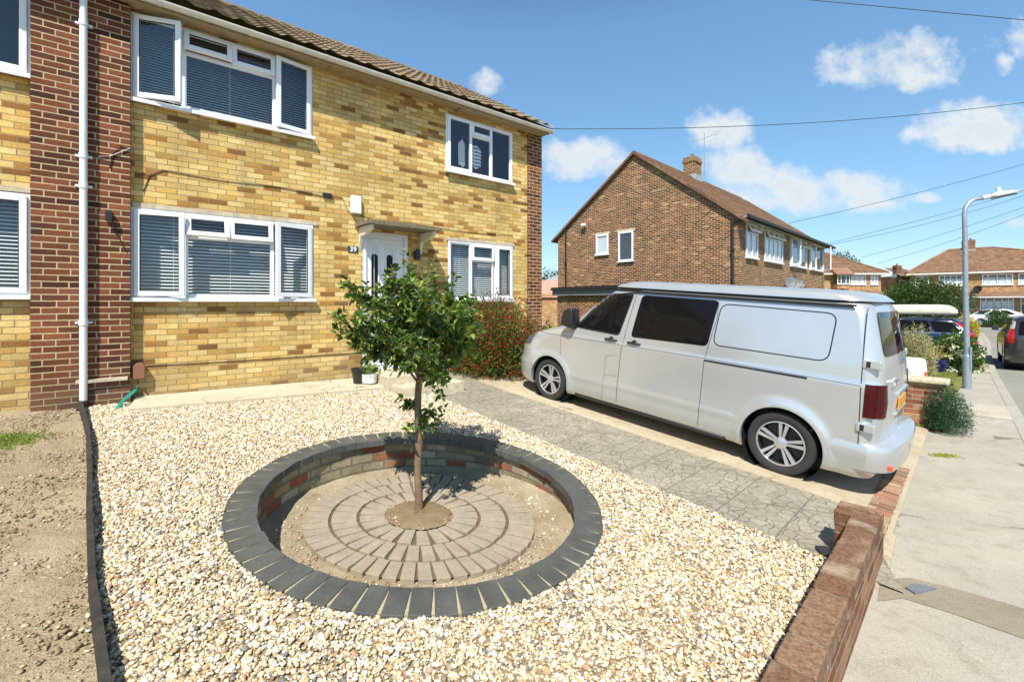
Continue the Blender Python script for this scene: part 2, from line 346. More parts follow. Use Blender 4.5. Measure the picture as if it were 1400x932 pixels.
# fit an ellipse from its second moments
A_ = np.array([[p.x-RC.x, p.y-RC.y] for p in ring]); 
op = [(ring[i]+ring[(i+360) % 720])/2 for i in range(720)]
mx = max(range(720), key=lambda i: (ring[i]-RC).length)
Qm = np.linalg.lstsq(np.c_[A_[:, 0]**2, A_[:, 0]*A_[:, 1], A_[:, 1]**2, A_[:, 0], A_[:, 1]], np.ones(720), rcond=None)[0]
Am = np.array([[Qm[0], Qm[1]/2], [Qm[1]/2, Qm[2]]]); cc = -.5*np.linalg.solve(Am, Qm[3:]); kk = 1+cc@Am@cc
ev, evec = np.linalg.eigh(Am/kk); RA, RB = 1/math.sqrt(ev[0]), 1/math.sqrt(ev[1]); E1 = Vector((evec[0, 0], evec[1, 0], 0)); E2 = Vector((-E1.y, E1.x, 0))
RC = Vector((RC.x+cc[0], RC.y+cc[1], 0))
print('ring centre', RC, 'radii', RA, RB)
def ell(a, inset=0., z=0.):                     # point on the ellipse shrunk by inset
    p = RC+E1*((RA-inset)*math.cos(a))+E2*((RB-inset)*math.sin(a)); return Vector((p.x, p.y, z))
def in_ell(x, y, inset=0.):
    d = Vector((x, y, 0))-Vector((RC.x, RC.y, 0)); return (d.dot(E1)/(RA-inset))**2+(d.dot(E2)/(RB-inset))**2 < 1
PATH_L = [gp(600, 545), gp(1120, 765)]; PATH_R = [gp(640, 518), gp(1150, 690)]
def ext(a, b, d0, d1): u = (b-a).normalized(); return [a-u*d0, b+u*d1]
pl = ext(*PATH_L, 1.2, 0.45); pr = ext(*PATH_R, .6, .1)
# soil left of the edging
sheet('bare_earth', [tn(-9, 0.02)]+[EDGE[0]-dv*0+HN*-.5]+EDGE+[wl(-9, -.12)], G, 0., M['soil'], grid=.10, noisy=.006)
def hole_ring(inset, z=None): return [ell(2*PI*i/64, inset) for i in range(64)]
# gravel bed as a sheet with the planter cut out of it
gpoly = [EDGE[0]-HN*.4, tn(3.6, .05), tn(3.75, .1)]+[pl[0]+(pl[1]-pl[0])*.18, Vector(PATH_L[1])]+[wl(W_END-.15, -.13), wl(-1.86, -.13)]+EDGE[::-1]
def poly_in(poly, x, y):
    c = False; j = len(poly)-1
    for i in range(len(poly)):
        a, b = poly[i], poly[j]
        if (a[1] > y) != (b[1] > y) and x < (b[0]-a[0])*(y-a[1])/(b[1]-a[1])+a[0]: c = not c
        j = i
    return c
o = sheet('gravel_bed', gpoly, G, .012, M['gravel_bed'], grid=.25)
def cut_hole(o, inset, depth=2.):
    mb = MB(); top = [ell(2*PI*i/96, inset, 1.) for i in range(96)]; mb.prism(top, (0, 0, -4))
    c = mb.build('cutter', M['black']); m = o.modifiers.new('b', 'BOOLEAN'); m.object = c; m.operation = 'DIFFERENCE'; m.solver = 'EXACT'
    dg = bpy.context.evaluated_depsgraph_get(); me = bpy.data.meshes.new_from_object(o.evaluated_get(dg)); o.modifiers.clear(); o.data = me; bpy.data.objects.remove(c)
gb = bpy.data.objects['garden_ground']; cut_hole(gb, .12)
bm = bmesh.new(); bm.from_mesh(o.data)          # drop the bed's faces inside the planter
for k in range(64):
    a = ell(2*PI*k/64, .12); b = ell(2*PI*(k+1)/64, .12); d_ = (b-a); nn = Vector((d_.y, -d_.x, 0))
bmesh.ops.subdivide_edges(bm, edges=bm.edges[:], cuts=3, use_grid_fill=True)
bmesh.ops.delete(bm, geom=[f for f in bm.faces if in_ell(f.calc_center_median().x, f.calc_center_median().y, .12)], context='FACES')
bm.to_mesh(o.data); bm.free()
sheet('garden_path', [pl[0], pr[0], pr[1], pl[1]], G, .018, M['path'], uvf=lambda c: ((c-PATH_L[0]).dot((PATH_L[1]-PATH_L[0]).normalized()), (c-PATH_L[0]).dot((PATH_R[0]-PATH_L[0]).normalized())*.9))
sheet('driveway', [pr[0], tn(10.1, .1), wl(7.2, .0), wl(W_END+.05, .0), pr[1]+WDIR*.02, pr[1]], G, .008, M['drive'])
# verge of pale concrete between path and wall end
sheet('path_apron', [gp(1120, 765), gp(1150, 690), gp(1185, 700), gp(1225, 735), gp(1212, 800), gp(1150, 790)], G, .012, M['drive'], thick=.09)
# raised concrete strip along the house
sheet('house_strip', [gp(175, 566), tn(.02, .03), tn(4.2, .03), gp(560, 531)+HN*.02], G, .06, M['strip'], thick=.12)
# pavement, patches, road
PW = 1.0
KL = [wl(-12, PW), wl(4.0, PW)]+[sp(*p) for p in [(1398, 601), (1375, 553), (1353, 509), (1348, 482), (1349, 468), (1341, 456), (1325, 449), (1290, 446), (1235, 444)]]
pin = [wl(-12, -.0), wl(W_END+.1, 0), wl(W_END+.12, -.12), wl(7.1, -.12), wl(7.3, .12), wl(10, .17), sp(1325, 512), sp(1333, 470), sp(1328, 455), sp(1315, 449.5), sp(1225, 446)]
sheet('pavement', pin+KL[::-1], ST, 0., M['pave'], BR)
m_ = MB()
kb = []
for i, p in enumerate(KL): kb.append(Vector((p.x, p.y, 0)))
def offset_line(L, d):
    out = []
    for i, p in enumerate(L):
        t = (L[min(i+1, len(L)-1)]-L[max(i-1, 0)]).normalized(); out.append(p+Vector((t.y, -t.x, 0))*d)
    return out
def dens(L, step=1.0):
    out = []
    for a, b in zip(L, L[1:]):
        k = max(1, int((b-a).length/step)); out += [a+(b-a)*(i/k) for i in range(k)]
    return out+[L[-1]]
kd = dens(kb); ko = offset_line(kd, .14)
for i in range(len(kd)-1):
    a, b, c, d_ = kd[i], kd[i+1], ko[i+1], ko[i]
    q = [Vector((p.x, p.y, SH(p.y)+.006)) for p in (a, b, c, d_)]; m_.quad(*q)
    m_.quad(q[3], q[2], q[2]-Vector((0, 0, .13)), q[3]-Vector((0, 0, .13)))
tag(m_.build('kerb', M['kerb']), kind='structure')
far_edge = [sp(1400, 447.5), sp(1340, 442.5), sp(1290, 441.5), sp(1200, 441)]
roadpoly = ko[::1]+[far_edge[3], far_edge[2], far_edge[1], far_edge[0], Vector((150, 62, 0)), Vector((60, -12, 0)), Vector((0, -22, 0))]
sheet('road', [Vector((p.x, p.y, 0)) for p in roadpoly], lambda x, y: ST(x, y)-.10, 0., M['road'], BR)
fe = [Vector((p.x, p.y, 0)) for p in far_edge]; fe = [Vector((150, 62, 0))]+fe; fo = offset_line(fe, 2.2); 
sheet('far_pavement', fe+fo[::-1], ST, .0, M['slab'], BR)
# worn patches and slabs on the pavement
sheet('pavement_patch', [sp(*p) for p in [(1205, 792), (1245, 790), (1300, 803), (1400, 832), (1480, 856), (1480, 905), (1400, 873), (1300, 838), (1235, 818), (1200, 822)]], ST, .004, M['patch'], BR)
for i, (a0, a1) in enumerate([(8.8, 10.2), (16.5, 17.4), (18.6, 19.4)]):
    sheet('paving_slabs', [wl(a0, .12), wl(a1, .12), wl(a1, PW-.06), wl(a0, PW-.06)], ST, .005, M['slab'], BR)
# red brick threshold strip where the drive meets the pavement
a0 = (Vector(sp(1215, 745))-WO).dot(WDIR); a1 = (Vector(sp(1256, 648))-WO).dot(WDIR)
sheet('brick_threshold', [wl(a0, -.20), wl(a1, -.20), wl(a1, -.03), wl(a0, -.03)], G, .022, M['red_brick'], uvf=lambda c: ((c-WO).dot(WN)+.03, (c-WO).dot(WDIR)))
# dropped drain key plate in the pavement
# lawn of the garden beyond the low wall
sheet('lawn', [wl(7.25, .15), wl(16, .15), sp(1338, 480), sp(1240, 466), wl(9, -9), wl(7.25, -9)], ST, -.012, M['grass'], BR, grid=.5)
# ------------------------------------------------------------------ loose stones
ico = None
def ico_base():
    bm = bmesh.new(); bmesh.ops.create_icosphere(bm, subdivisions=1, radius=1.); v = np.array([x.co[:] for x in bm.verts], np.float32); f = np.array([[q.index for q in p.verts] for p in bm.faces]); bm.free(); return v, f
IV, IF = ico_base()
def stones(name, pos, size, palette, weights, label, flat=(.45, .8), jit=.3):
    n_ = len(pos); base = IV[None]*(1+RNG.uniform(-jit, jit, (n_, len(IV), 1))); sc = np.stack([size, size*RNG.uniform(.6, .95, n_), size*RNG.uniform(*flat, n_)], 1)[:, None, :]
    v = base*sc; a = RNG.uniform(0, 2*PI, n_); b = RNG.normal(0, .35, n_)
    cb, sb = np.cos(b)[:, None], np.sin(b)[:, None]; x = v[..., 0]*cb+v[..., 2]*sb; z = -v[..., 0]*sb+v[..., 2]*cb; y = v[..., 1]
    ca, sa = np.cos(a)[:, None], np.sin(a)[:, None]; v = np.stack([x*ca-y*sa, x*sa+y*ca, z], -1)+pos[:, None, :]
    f = (IF[None]+np.arange(n_)[:, None, None]*len(IV)).reshape(-1, 3)
    c = np.array(palette)[RNG.choice(len(palette), n_, p=np.array(weights)/sum(weights))]*RNG.uniform(.75, 1.2, (n_, 1)); c = np.repeat(np.clip(c, 0, .9), len(IV), 0)
    o = mesh_np(name, v.reshape(-1, 3), f, M['stone'], None, c, True); return tag(o, label, kind='stuff')
def scatter(poly, n_, reject=None):
    P = np.array([[p[0], p[1]] for p in poly]); lo, hi = P.min(0), P.max(0); out = np.empty((0, 2))
    while len(out) < n_:
        q = RNG.uniform(lo, hi, (n_*2, 2)); c = np.zeros(len(q), bool); j = len(P)-1
        for i in range(len(P)):
            a, b = P[i], P[j]
            with np.errstate(divide='ignore', invalid='ignore'): t = ((a[1] > q[:, 1]) != (b[1] > q[:, 1])) & (q[:, 0] < (b[0]-a[0])*(q[:, 1]-a[1])/(b[1]-a[1])+a[0])
            c ^= t; j = i
        q = q[c]
        if reject is not None: q = q[~reject(q)]
        out = np.r_[out, q]
    return out[:n_]
def Gv(q): p = q-np.array([P0.x, P0.y]); return -(.075*(p@np.array([HN.x, HN.y]))+.02*(p@np.array([HD.x, HD.y])))
e1 = np.array([E1.x, E1.y]); e2 = np.array([E2.x, E2.y]); rc = np.array([RC.x, RC.y])
def in_ev(q, inset): d = q-rc; return (d@e1/(RA-inset))**2+(d@e2/(RB-inset))**2 < 1
rej = lambda q: in_ev(q, .0) | (q[:, 1] < .7)
NG = 165000
q = scatter(gpoly, NG, rej); sz = np.clip(RNG.lognormal(math.log(.0088), .38, NG), .005, .024)
pos = np.c_[q, Gv(q)+.010+RNG.uniform(0, .018, NG)+.006*np.sin(q[:, 0]*3.1+1)*np.sin(q[:, 1]*2.7)]
stones('gravel', pos, sz, [(.70, .59, .42), (.61, .48, .30), (.54, .37, .19), (.79, .74, .64), (.33, .26, .18), (.19, .18, .17), (.40, .23, .13)], [33, 26, 14, 15, 8, 5, 4], 'cream and honey coloured gravel covering the front garden')
# dirt crumbs and flints on the bare earth, drive litter
sp_ = [tn(-4.5, 0.1), EDGE[0]]+EDGE[1:]+[wl(-6, -.2)]
q = scatter([p for p in sp_], 30000, lambda q: q[:, 1] < .7); sz = np.clip(RNG.lognormal(math.log(.0058), .55, len(q)), .0025, .018)
stones('soil_crumbs', np.c_[q, Gv(q)+.004], sz, [(.34, .26, .16), (.42, .33, .21), (.24, .17, .10), (.56, .49, .38)], [40, 30, 24, 6], 'dry crumbs and flints strewn on the bare earth', (.3, .6))
# ------------------------------------------------------------------ edging board
t = MB(); L = dens([Vector((p.x, p.y, 0)) for p in EDGE], .15); w_ = .032
for i in range(len(L)-1):
    a, b = L[i], L[i+1]; d_ = (b-a).normalized(); s_ = Vector((d_.y, -d_.x, 0))*(w_*.5)
    if i == 0: pa = (a-s_, a+s_)
    pb = (b-s_, b+s_); h0 = 0.10+.012*math.sin(i*.7); h1 = 0.10+.012*math.sin((i+1)*.7)
    z = lambda p, h: Vector((p.x, p.y, G(p.x, p.y)+h))
    t.quad(z(pa[0], h0), z(pa[1], h0), z(pb[1], h1), z(pb[0], h1)); t.quad(z(pa[1], h0), z(pa[1], -.05), z(pb[1], -.05), z(pb[1], h1)); t.quad(z(pa[0], h0), z(pb[0], h1), z(pb[0], -.05), z(pa[0], -.05))
    pa = pb
tag(t.build('edging_board', M['wood_edge'], uv=False), 'dark weathered edging board between bare earth and gravel', 'edging')
# ------------------------------------------------------------------ planter
pt = thing('round_planter', 'sunken round planter with dark brick rim and paved floor in the gravel', 'planter', (RC.x, RC.y, G(RC.x, RC.y)))
inv = Vector((-RC.x, -RC.y, -G(RC.x, RC.y)))
FL = G(RC.x, RC.y)-.28; FLN = (.030, .02)
def fz(x, y): return FL+(G(x, y)-G(RC.x, RC.y))*.12
def eng():
    n = N('blue_engineering_brick'); P = n.geo(); a = n.noise(P, 5, 4); f = n.noise(P, 70, 4, .7)
    c = n.mix(n.rng(a, .3, .7), (.058, .060, .056), (.10, .10, .090)); c = n.mix(n.m('MULTIPLY', n.rng(f, .55, .75), .5), c, (.22, .21, .17)); n.pbr(c, .6, 0, .4, n.bump(f, .002)); return n.mat
M['eng'] = eng(); M['mortar'] = simple('sandy_mortar', (.40, .34, .22), .95, 0, .15, 30, .006)
NB = 62; cp = MB(); am = 0
arcs = [0.]; 
for i in range(1440): arcs.append(arcs[-1]+(ell(2*PI*(i+1)/1440, .1)-ell(2*PI*i/1440, .1)).length)
def ang_at(s): 
    k = int(np.searchsorted(arcs, s)); k = min(max(k, 1), 1440); return 2*PI*(k-1+(s-arcs[k-1])/(arcs[k]-arcs[k-1]))/1440
LEN = arcs[-1]; pitch = LEN/NB
for i in range(NB):
    g = .007; s0, s1 = i*pitch+g, (i+1)*pitch-g; am = ang_at((s0+s1)/2); c0 = ell(am, .108)
    t_ = (ell(am+.01, .108)-ell(am-.01, .108)).normalized(); r_ = Vector((t_.y, -t_.x, 0)); wd = (s1-s0)/2; ln = .215/2; dz = random.uniform(-.003, .003)
    mtx = Matrix.Translation(c0+r_*random.uniform(-.006, .006)) @ Matrix.Rotation(math.atan2(t_.y, t_.x)+random.uniform(-.02, .02), 4, 'Z')
    vs = []
    for z0 in (-.045, .022+dz):
        for sx_, sy_ in ((-1, -1), (1, -1), (1, 1), (-1, 1)):
            p = mtx @ Vector((sx_*wd, sy_*ln, 0)); p.z = G(p.x, p.y)+z0+.012; vs.append(p+inv)
    cp.add(vs, [(3, 2, 1, 0), (4, 5, 6, 7), (0, 1, 5, 4), (1, 2, 6, 5), (2, 3, 7, 6), (3, 0, 4, 7)])
cp.build('coping', M['eng'], pt, bevel=.004, uv=False)
mo = MB(); k = 128
ri = [ell(2*PI*i/k, .195) for i in range(k)]; ro = [ell(2*PI*i/k, .018) for i in range(k)]
for i in range(k):
    a, b, c, d_ = ro[i], ro[(i+1) % k], ri[(i+1) % k], ri[i]; h = lambda p, z: Vector((p.x, p.y, G(p.x, p.y)+z))+inv
    mo.quad(h(a, .026), h(b, .026), h(c, .026), h(d_, .026)); mo.quad(h(a, .026), h(a, -.08), h(b, -.08), h(b, .026)); mo.quad(h(d_, .026), h(c, .026), h(c, -.04), h(d_, -.04))
mo.build('mortar_bed', M['mortar'], pt, uv=False)
# inner wall of old bricks with uv = arc length / height
me = bpy.data.meshes.new('inner_wall'); vs = []; fs = []; uvs = []; k = 160; acc = 0
for i in range(k+1):
    a = 2*PI*i/k; p = ell(a, .17); vs += [Vector((p.x, p.y, G(p.x, p.y)-.03))+inv, Vector((p.x, p.y, fz(p.x, p.y)-.06))+inv]
    if i: acc += (ell(a, .17)-ell(2*PI*(i-1)/k, .17)).length
    uvs.append(acc)
for i in range(k): fs.append((2*i, 2*i+2, 2*i+3, 2*i+1))
me.from_pydata(vs, [], fs); ul = me.uv_layers.new(name='UVMap')
for pl_ in me.polygons:
    for li in pl_.loop_indices:
        vi = me.loops[li].vertex_index; ul.data[li].uv = (uvs[vi//2], 0.0 if vi % 2 == 0 else -.30)
link('inner_wall', me, M['pond_brick'], pt)
# floor: sandy mortar ground with rubble, ring pavers, soil disc
fl = MB(); k = 96; rs = [0.0, .25, .5, .75, .92, 1.0]; vs = []; 
M['pond_floor'] = ground_mat('sandy_floor', (.28, .22, .14), (.42, .355, .25), (.13, .095, .055), 3.5, 7, 60, 0, .015)
for r in rs[1:]:
    for i in range(k):
        p = RC+(ell(2*PI*i/k, .16)-Vector((RC.x, RC.y, 0)))*r; p = Vector((p.x, p.y, 0)); up = .012*random.random()+(.05*max(0, (r-.9)/.1) if r > .9 else 0); vs.append(Vector((p.x, p.y, fz(p.x, p.y)+up))+inv)
vs.append(Vector((RC.x, RC.y, fz(RC.x, RC.y)))+inv); fs = []
for j in range(len(rs)-2):
    for i in range(k): fs.append((j*k+i, j*k+(i+1) % k, (j+1)*k+(i+1) % k, (j+1)*k+i))
for i in range(k): fs.append((len(vs)-1, i, (i+1) % k))
fl.add(vs, fs); fl.build('planter_floor', M['pond_floor'], pt, True, uv=False)
# paver circle: survey its outer edge on the floor plane
def fp(px, py, off=0.): return hit(px, py, fz, off)
pc = [fp(572+159*math.cos(2*PI*i/64), 718.5+71.5*math.sin(2*PI*i/64), .05) for i in range(64)]; PC = sum(pc, Vector())/64; PR = sum((p-PC).length for p in pc)/64
PCT = fp(577, 701, .05)
A2 = np.array([[p.x-PC.x, p.y-PC.y] for p in pc]); Qm = np.linalg.lstsq(np.c_[A2[:, 0]**2, A2[:, 0]*A2[:, 1], A2[:, 1]**2, A2[:, 0], A2[:, 1]], np.ones(64), rcond=None)[0]
Am = np.array([[Qm[0], Qm[1]/2], [Qm[1]/2, Qm[2]]]); cc = -.5*np.linalg.solve(Am, Qm[3:]); kk = 1+cc@Am@cc; ev, evec = np.linalg.eigh(Am/kk)
pa_, pb_ = 1/math.sqrt(ev[0]), 1/math.sqrt(ev[1]); F1 = Vector((evec[0, 0], evec[1, 0], 0)); F2 = Vector((-F1.y, F1.x, 0)); PC = Vector((PC.x+cc[0], PC.y+cc[1], 0))
print('paver circle', PC, pa_, pb_, PCT)
def pel(a, r): p = PC+F1*(pa_*r*math.cos(a))+F2*(pb_*r*math.sin(a)); return Vector((p.x, p.y, 0))
M['paver'] = ground_mat('concrete_paver', (.30, .255, .19), (.375, .32, .24), (.22, .185, .135), 8, 40, 140, 0, .004)
pv = MB()
for r0, r1, nn in ((.30, .52, 21), (.545, .76, 37), (.785, 1.0, 50)):
    rot = random.uniform(0, .3)
    for i in range(nn):
        g = .012/(pa_*(r0+r1)/2); a0_ = 2*PI*i/nn+rot+random.uniform(-.1, .1)*g; a1_ = a0_+2*PI/nn-g; am = (a0_+a1_)/2
        ta = .5*(a1_-a0_); inn = ta*.86; dz = random.uniform(-.003, .004)
        c4 = [pel(am-ta*.97*(r1*.0+ (r0+r1)/2/r0)*.86, r0), pel(am+ta*.86*(r0+r1)/2/r0*.97, r0), pel(am+ta*.95*(r0+r1)/2/r1*1.05, r1), pel(am-ta*.95*(r0+r1)/2/r1*1.05, r1)]
        lim = 2*PI/nn/2*.93
        c4[0] = pel(am-min(lim, ta*(r0+r1)/2/r0*.9), r0); c4[1] = pel(am+min(lim, ta*(r0+r1)/2/r0*.9), r0)
        vs = [Vector((p.x, p.y, fz(p.x, p.y)-.01))+inv for p in c4]+[Vector((p.x, p.y, fz(p.x, p.y)+.045+dz))+inv for p in c4]
        pv.add(vs, [(3, 2, 1, 0), (4, 5, 6, 7), (0, 1, 5, 4), (1, 2, 6, 5), (2, 3, 7, 6), (3, 0, 4, 7)])
pv.build('paver_circle', M['paver'], pt, bevel=.005, uv=False)
sb = MB(); k = 60
a_ = [Vector((p.x, p.y, fz(p.x, p.y)+.030))+inv for p in [pel(2*PI*i/k, .985) for i in range(k)]]; sb.add(a_, [tuple(range(k))]); M['joint'] = ground_mat('paver_joint', (.13, .10, .06), (.17, .13, .08), (.09, .07, .04), 6, 30, 90, 0, .01)
sb.build('joint_fill', M['joint'], pt, uv=False)
sb = MB(); vs = []; 
for r, h in ((.30, .045), (.24, .062), (.12, .07), (.0001, .075)):
    for i in range(k): p = pel(2*PI*i/k, r*random.uniform(.92, 1.05)); vs.append(Vector((p.x, p.y, fz(p.x, p.y)+h+random.uniform(-.004, .004)))+inv)
sb.add(vs, [(j*k+i, j*k+(i+1) % k, (j+1)*k+(i+1) % k, (j+1)*k+i) for j in range(3) for i in range(k)])
M['bed_soil'] = ground_mat('planter_soil', (.24, .17, .10), (.30, .22, .13), (.14, .09, .05), 8, 30, 100, 0, .02)
sb.build('soil', M['bed_soil'], pt, True, uv=False)
q = scatter([ell(2*PI*i/40, .2) for i in range(40)], 3500, None); dd = q-np.array([PC.x, PC.y]); f1 = np.array([F1.x, F1.y]); f2 = np.array([F2.x, F2.y]); er = np.sqrt((dd@f1/pa_)**2+(dd@f2/pb_)**2)
q = q[(er > 1.0) | (er < .3)]; er = er[(er > 1.0) | (er < .3)]
gv = Gv(q); z = FL+(gv-G(RC.x, RC.y))*.12+np.where(er < .3, .055, .012)
stones('planter_crumbs', np.c_[q, z], np.clip(RNG.lognormal(math.log(.007), .5, len(q)), .003, .02), [(.38, .28, .16), (.52, .43, .28), (.24, .16, .09), (.62, .54, .38)], [30, 30, 20, 15], 'crumbly soil and grit scattered round the paver circle', (.4, .7))
# ------------------------------------------------------------------ front wall
fw = thing('front_wall', 'low red brick garden wall with worn brick-on-edge top beside the pavement', 'wall', (WO.x, WO.y, 0), math.atan2(WDIR.y, WDIR.x))
TZ = CAMH-1.49; th = .145
w = MB(); x0_, x1_ = -7.0, W_END; w.box(x0_, x1_, 0.0, th-.0, -1.1, TZ-.105); w.box(x1_-.235, x1_, th, th+.10, -1.1, TZ-.105)
w.build('wall', M['wall_brick'], fw)
def cop_mat():
    n = N('worn_coping_brick'); P = n.geo(); a = n.noise(P, 6, 4); f = n.noise(P, 55, 5, .7); g = n.n('ShaderNodeObjectInfo')
    at_ = n.n('ShaderNodeAttribute'); at_.attribute_name = 'col'
    c = n.mix(1., at_.outputs['Color'], n.ramp(f, [(.32, (.42, .40, .38)), (.5, (.95, .95, .95)), (.7, (1.45, 1.4, 1.35))]), 'MULTIPLY'); c = n.mix(n.rng(a, .5, .7, 0, .55), c, (.46, .38, .27)); n.pbr(c, .9, 0, .2, n.bump(f, .006)); return n.mat
M['cop'] = cop_mat()
vs = []; cs = []; fs = []; x = x1_-.235-.0
def cbox(x0, x1, y0, y1, z0, z1, c):
    b = len(vs); j = lambda: random.uniform(-.004, .004)
    for zz in (z0, z1):
        for yy in (y0, y1):
            for xx in (x0, x1): vs.append((xx+j()*.5, yy+j(), zz+j())); cs.append(c)
    fs.extend([[b+i for i in f] for f in ((0, 2, 3, 1), (4, 5, 7, 6), (0, 1, 5, 4), (2, 6, 7, 3), (0, 4, 6, 2), (1, 3, 7, 5))])
cb_ = lambda: random.choice([(.18, .095, .055), (.21, .11, .065), (.19, .105, .065), (.16, .085, .055), (.24, .145, .09)])
while x > x0_: cbox(x-.215, x-.006, -.003, th+.003, TZ-.105, TZ, cb_()); x -= .222
for k_ in range(3): cbox(x1_-.235+k_*.08, x1_-.235+k_*.08+.072, -.003, th+.103, TZ-.105, TZ+.004, cb_())
o = mesh_np('coping', np.array(vs), np.array(fs), M['cop'], fw, np.array(cs)); b = o.modifiers.new('b', 'BEVEL'); b.width = .008; b.segments = 2
w = MB(); w.box(x0_, x1_-.01, .012, th-.012, TZ-.11, TZ-.006); w.build('mortar', simple('dirty_mortar', (.22, .17, .11), .95, 0, .2, 30, .006), fw, uv=False)
# small black slate scrap by the wall's inner side
p = gp(1128, 757, .02); tag(MB().prism([(-.05, -.06, 0), (.05, -.05, 0), (.045, .05, 0), (-.03, .06, 0)], (0, 0, .02)).build('slate_offcut', M['black']), 'small dark slate offcut on the gravel behind the end of the front wall', 'slate').location = (p.x, p.y, G(p.x, p.y)+.03)
p = sp(1257, 806); o = tag(MB().prism([(-.09, -.03, 0), (.10, -.035, 0), (.02, .04, 0), (-.08, .03, 0)], (0, 0, .014)).build('asphalt_piece', simple('slate_grey', (.16, .17, .19), .6)), 'loose grey wedge of stone on the dark pavement patch', 'stone'); o.location = (p.x, p.y, p.z+.004); o.rotation_euler.z = .3
# ------------------------------------------------------------------ windows
def bars(mb, x0, x1, z0, z1, w, y0, y1):
    mb.box(x0, x0+w, y0, y1, z0, z1); mb.box(x1-w, x1, y0, y1, z0, z1)
    mb.box(x0+w, x1-w, y0+.0005, y1-.0005, z0, z0+w); mb.box(x0+w, x1-w, y0+.0005, y1-.0005, z1-w, z1)
def window(parent, X0, X1, Z0, Z1, cells, sill=True, blind=None, yf=-.015, label=None, curtain=False):
    """cells: (x0, x1, z0, z1, hinge, angle); local wall frame, outside is -y"""
    f = MB(); bars(f, X0, X1, Z0, Z1, .038, yf, yf+.065)
    xs = sorted({round(c[0], 3) for c in cells if c[0]-X0 > .06}); 
    for c in cells:
        if c[0]-X0 > .06: f.box(c[0]-.022, c[0]+.022, yf+.002, yf+.06, max(c[2], Z0+.038), min(c[3], Z1-.038))
        if c[2]-Z0 > .06: f.box(max(c[0], X0+.038)+.001, min(c[1], X1-.038)-.001, yf+.003, yf+.058, c[2]-.022, c[2]+.022)
    wn = f.build('window', M['upvc'], parent, uv=False, bevel=.004)
    if label: wn['label'] = label
    if sill:
        s = MB(); s.box(X0-.02, X1+.03, yf-.075, yf-.001, Z0-.028, Z0+.004); s.box(X0-.02, X1+.03, yf-.075, yf-.06, Z0-.045, Z0-.02); s.build('sill', M['upvc'], wn, uv=False, bevel=.004)
    for c in cells:
        x0, x1, z0, z1, hg, ang = c; x0 = max(x0, X0+.03); x1 = min(x1, X1-.03); z0 = max(z0, Z0+.03); z1 = min(z1, Z1-.03)
        W, H = x1-x0, z1-z0
        pm = MB()
        if hg:
            fw_ = .062; sm = MB(); 
            if hg == 'L': o_ = (x0, yf, z0); ox = 0; oz = 0; rot = Matrix.Rotation(-ang, 4, 'Z')
            elif hg == 'R': o_ = (x1, yf, z0); ox = -W; oz = 0; rot = Matrix.Rotation(ang, 4, 'Z')
            else: o_ = (x0, yf, z1); ox = 0; oz = -H; rot = Matrix.Rotation(-ang, 4, 'X')
            bars(sm, ox, ox+W, oz, oz+H, fw_, -.022, .03); T = Matrix.Translation(o_) @ rot
            so = sm.build('sash', M['upvc'], wn, uv=False, bevel=.005); so.matrix_local = T
            gk = MB(); bars(gk, ox+fw_-.001, ox+W-fw_+.001, oz+fw_-.001, oz+H-fw_+.001, .008, -.018, .0); g_ = gk.build('gasket', M['black'], wn, uv=False); g_.matrix_local = T
            pm.box(ox+fw_, ox+W-fw_, -.004, .002, oz+fw_, oz+H-fw_); po = pm.build('pane', M['glass'], wn, uv=False); po.matrix_local = T
        else:
            bd = MB(); bars(bd, x0+.004, x1-.004, z0+.004, z1-.004, .028, yf+.012, yf+.05); bd.build('bead', M['upvc'], wn, uv=False)
            pm.box(x0+.03, x1-.03, yf+.026, yf+.032, z0+.03, z1-.03); pm.build('pane', M['glass'], wn, uv=False)
    if blind:
        pitch, ops, yb = blind; b = MB(); z = Z0+.05
        while z < Z1-.04:
            b.add([(X0+.05, yb-ops, z-.006), (X1-.05, yb-ops, z-.006), (X1-.05, yb+ops, z+ops*.9), (X0+.05, yb+ops, z+ops*.9)], [(0, 1, 2, 3)]); z += pitch
        for u in (.2, .5, .8): xx = X0+(X1-X0)*u; b.box(xx-.002, xx+.002, yb-.016, yb-.014, Z0+.05, Z1-.04)
        b.build('blind', M['blind'], wn, uv=False, fix=False)
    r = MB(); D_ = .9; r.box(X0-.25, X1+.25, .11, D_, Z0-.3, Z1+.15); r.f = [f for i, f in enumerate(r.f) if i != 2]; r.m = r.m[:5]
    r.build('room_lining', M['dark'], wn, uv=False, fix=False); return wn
def wall_holes(mb, x0, x1, z0, z1, holes, y=0., d=.1):
    xs = sorted({x0, x1, *[h[0] for h in holes], *[h[1] for h in holes]}); xs = [x for x in xs if x0 <= x <= x1]
    zs = sorted({z0, z1, *[h[2] for h in holes], *[h[3] for h in holes]}); zs = [z for z in zs if z0 <= z <= z1]
    for a, b in zip(xs, xs[1:]):
        for c, e in zip(zs, zs[1:]):
            mx_, mz_ = (a+b)/2, (c+e)/2
            if any(h[0] < mx_ < h[1] and h[2] < mz_ < h[3] for h in holes): continue
            mb.quad((a, y, c), (b, y, c), (b, y, e), (a, y, e))
    for h in holes:
        a, b, c, e = h; mb.quad((a, y, c), (a, y+d, c), (a, y+d, e), (a, y, e)); mb.quad((b, y, c), (b, y, e), (b, y+d, e), (b, y+d, c))
        mb.quad((a, y, e), (a, y+d, e), (b, y+d, e), (b, y, e)); mb.quad((a, y, c), (b, y, c), (b, y+d, c), (a, y+d, c))
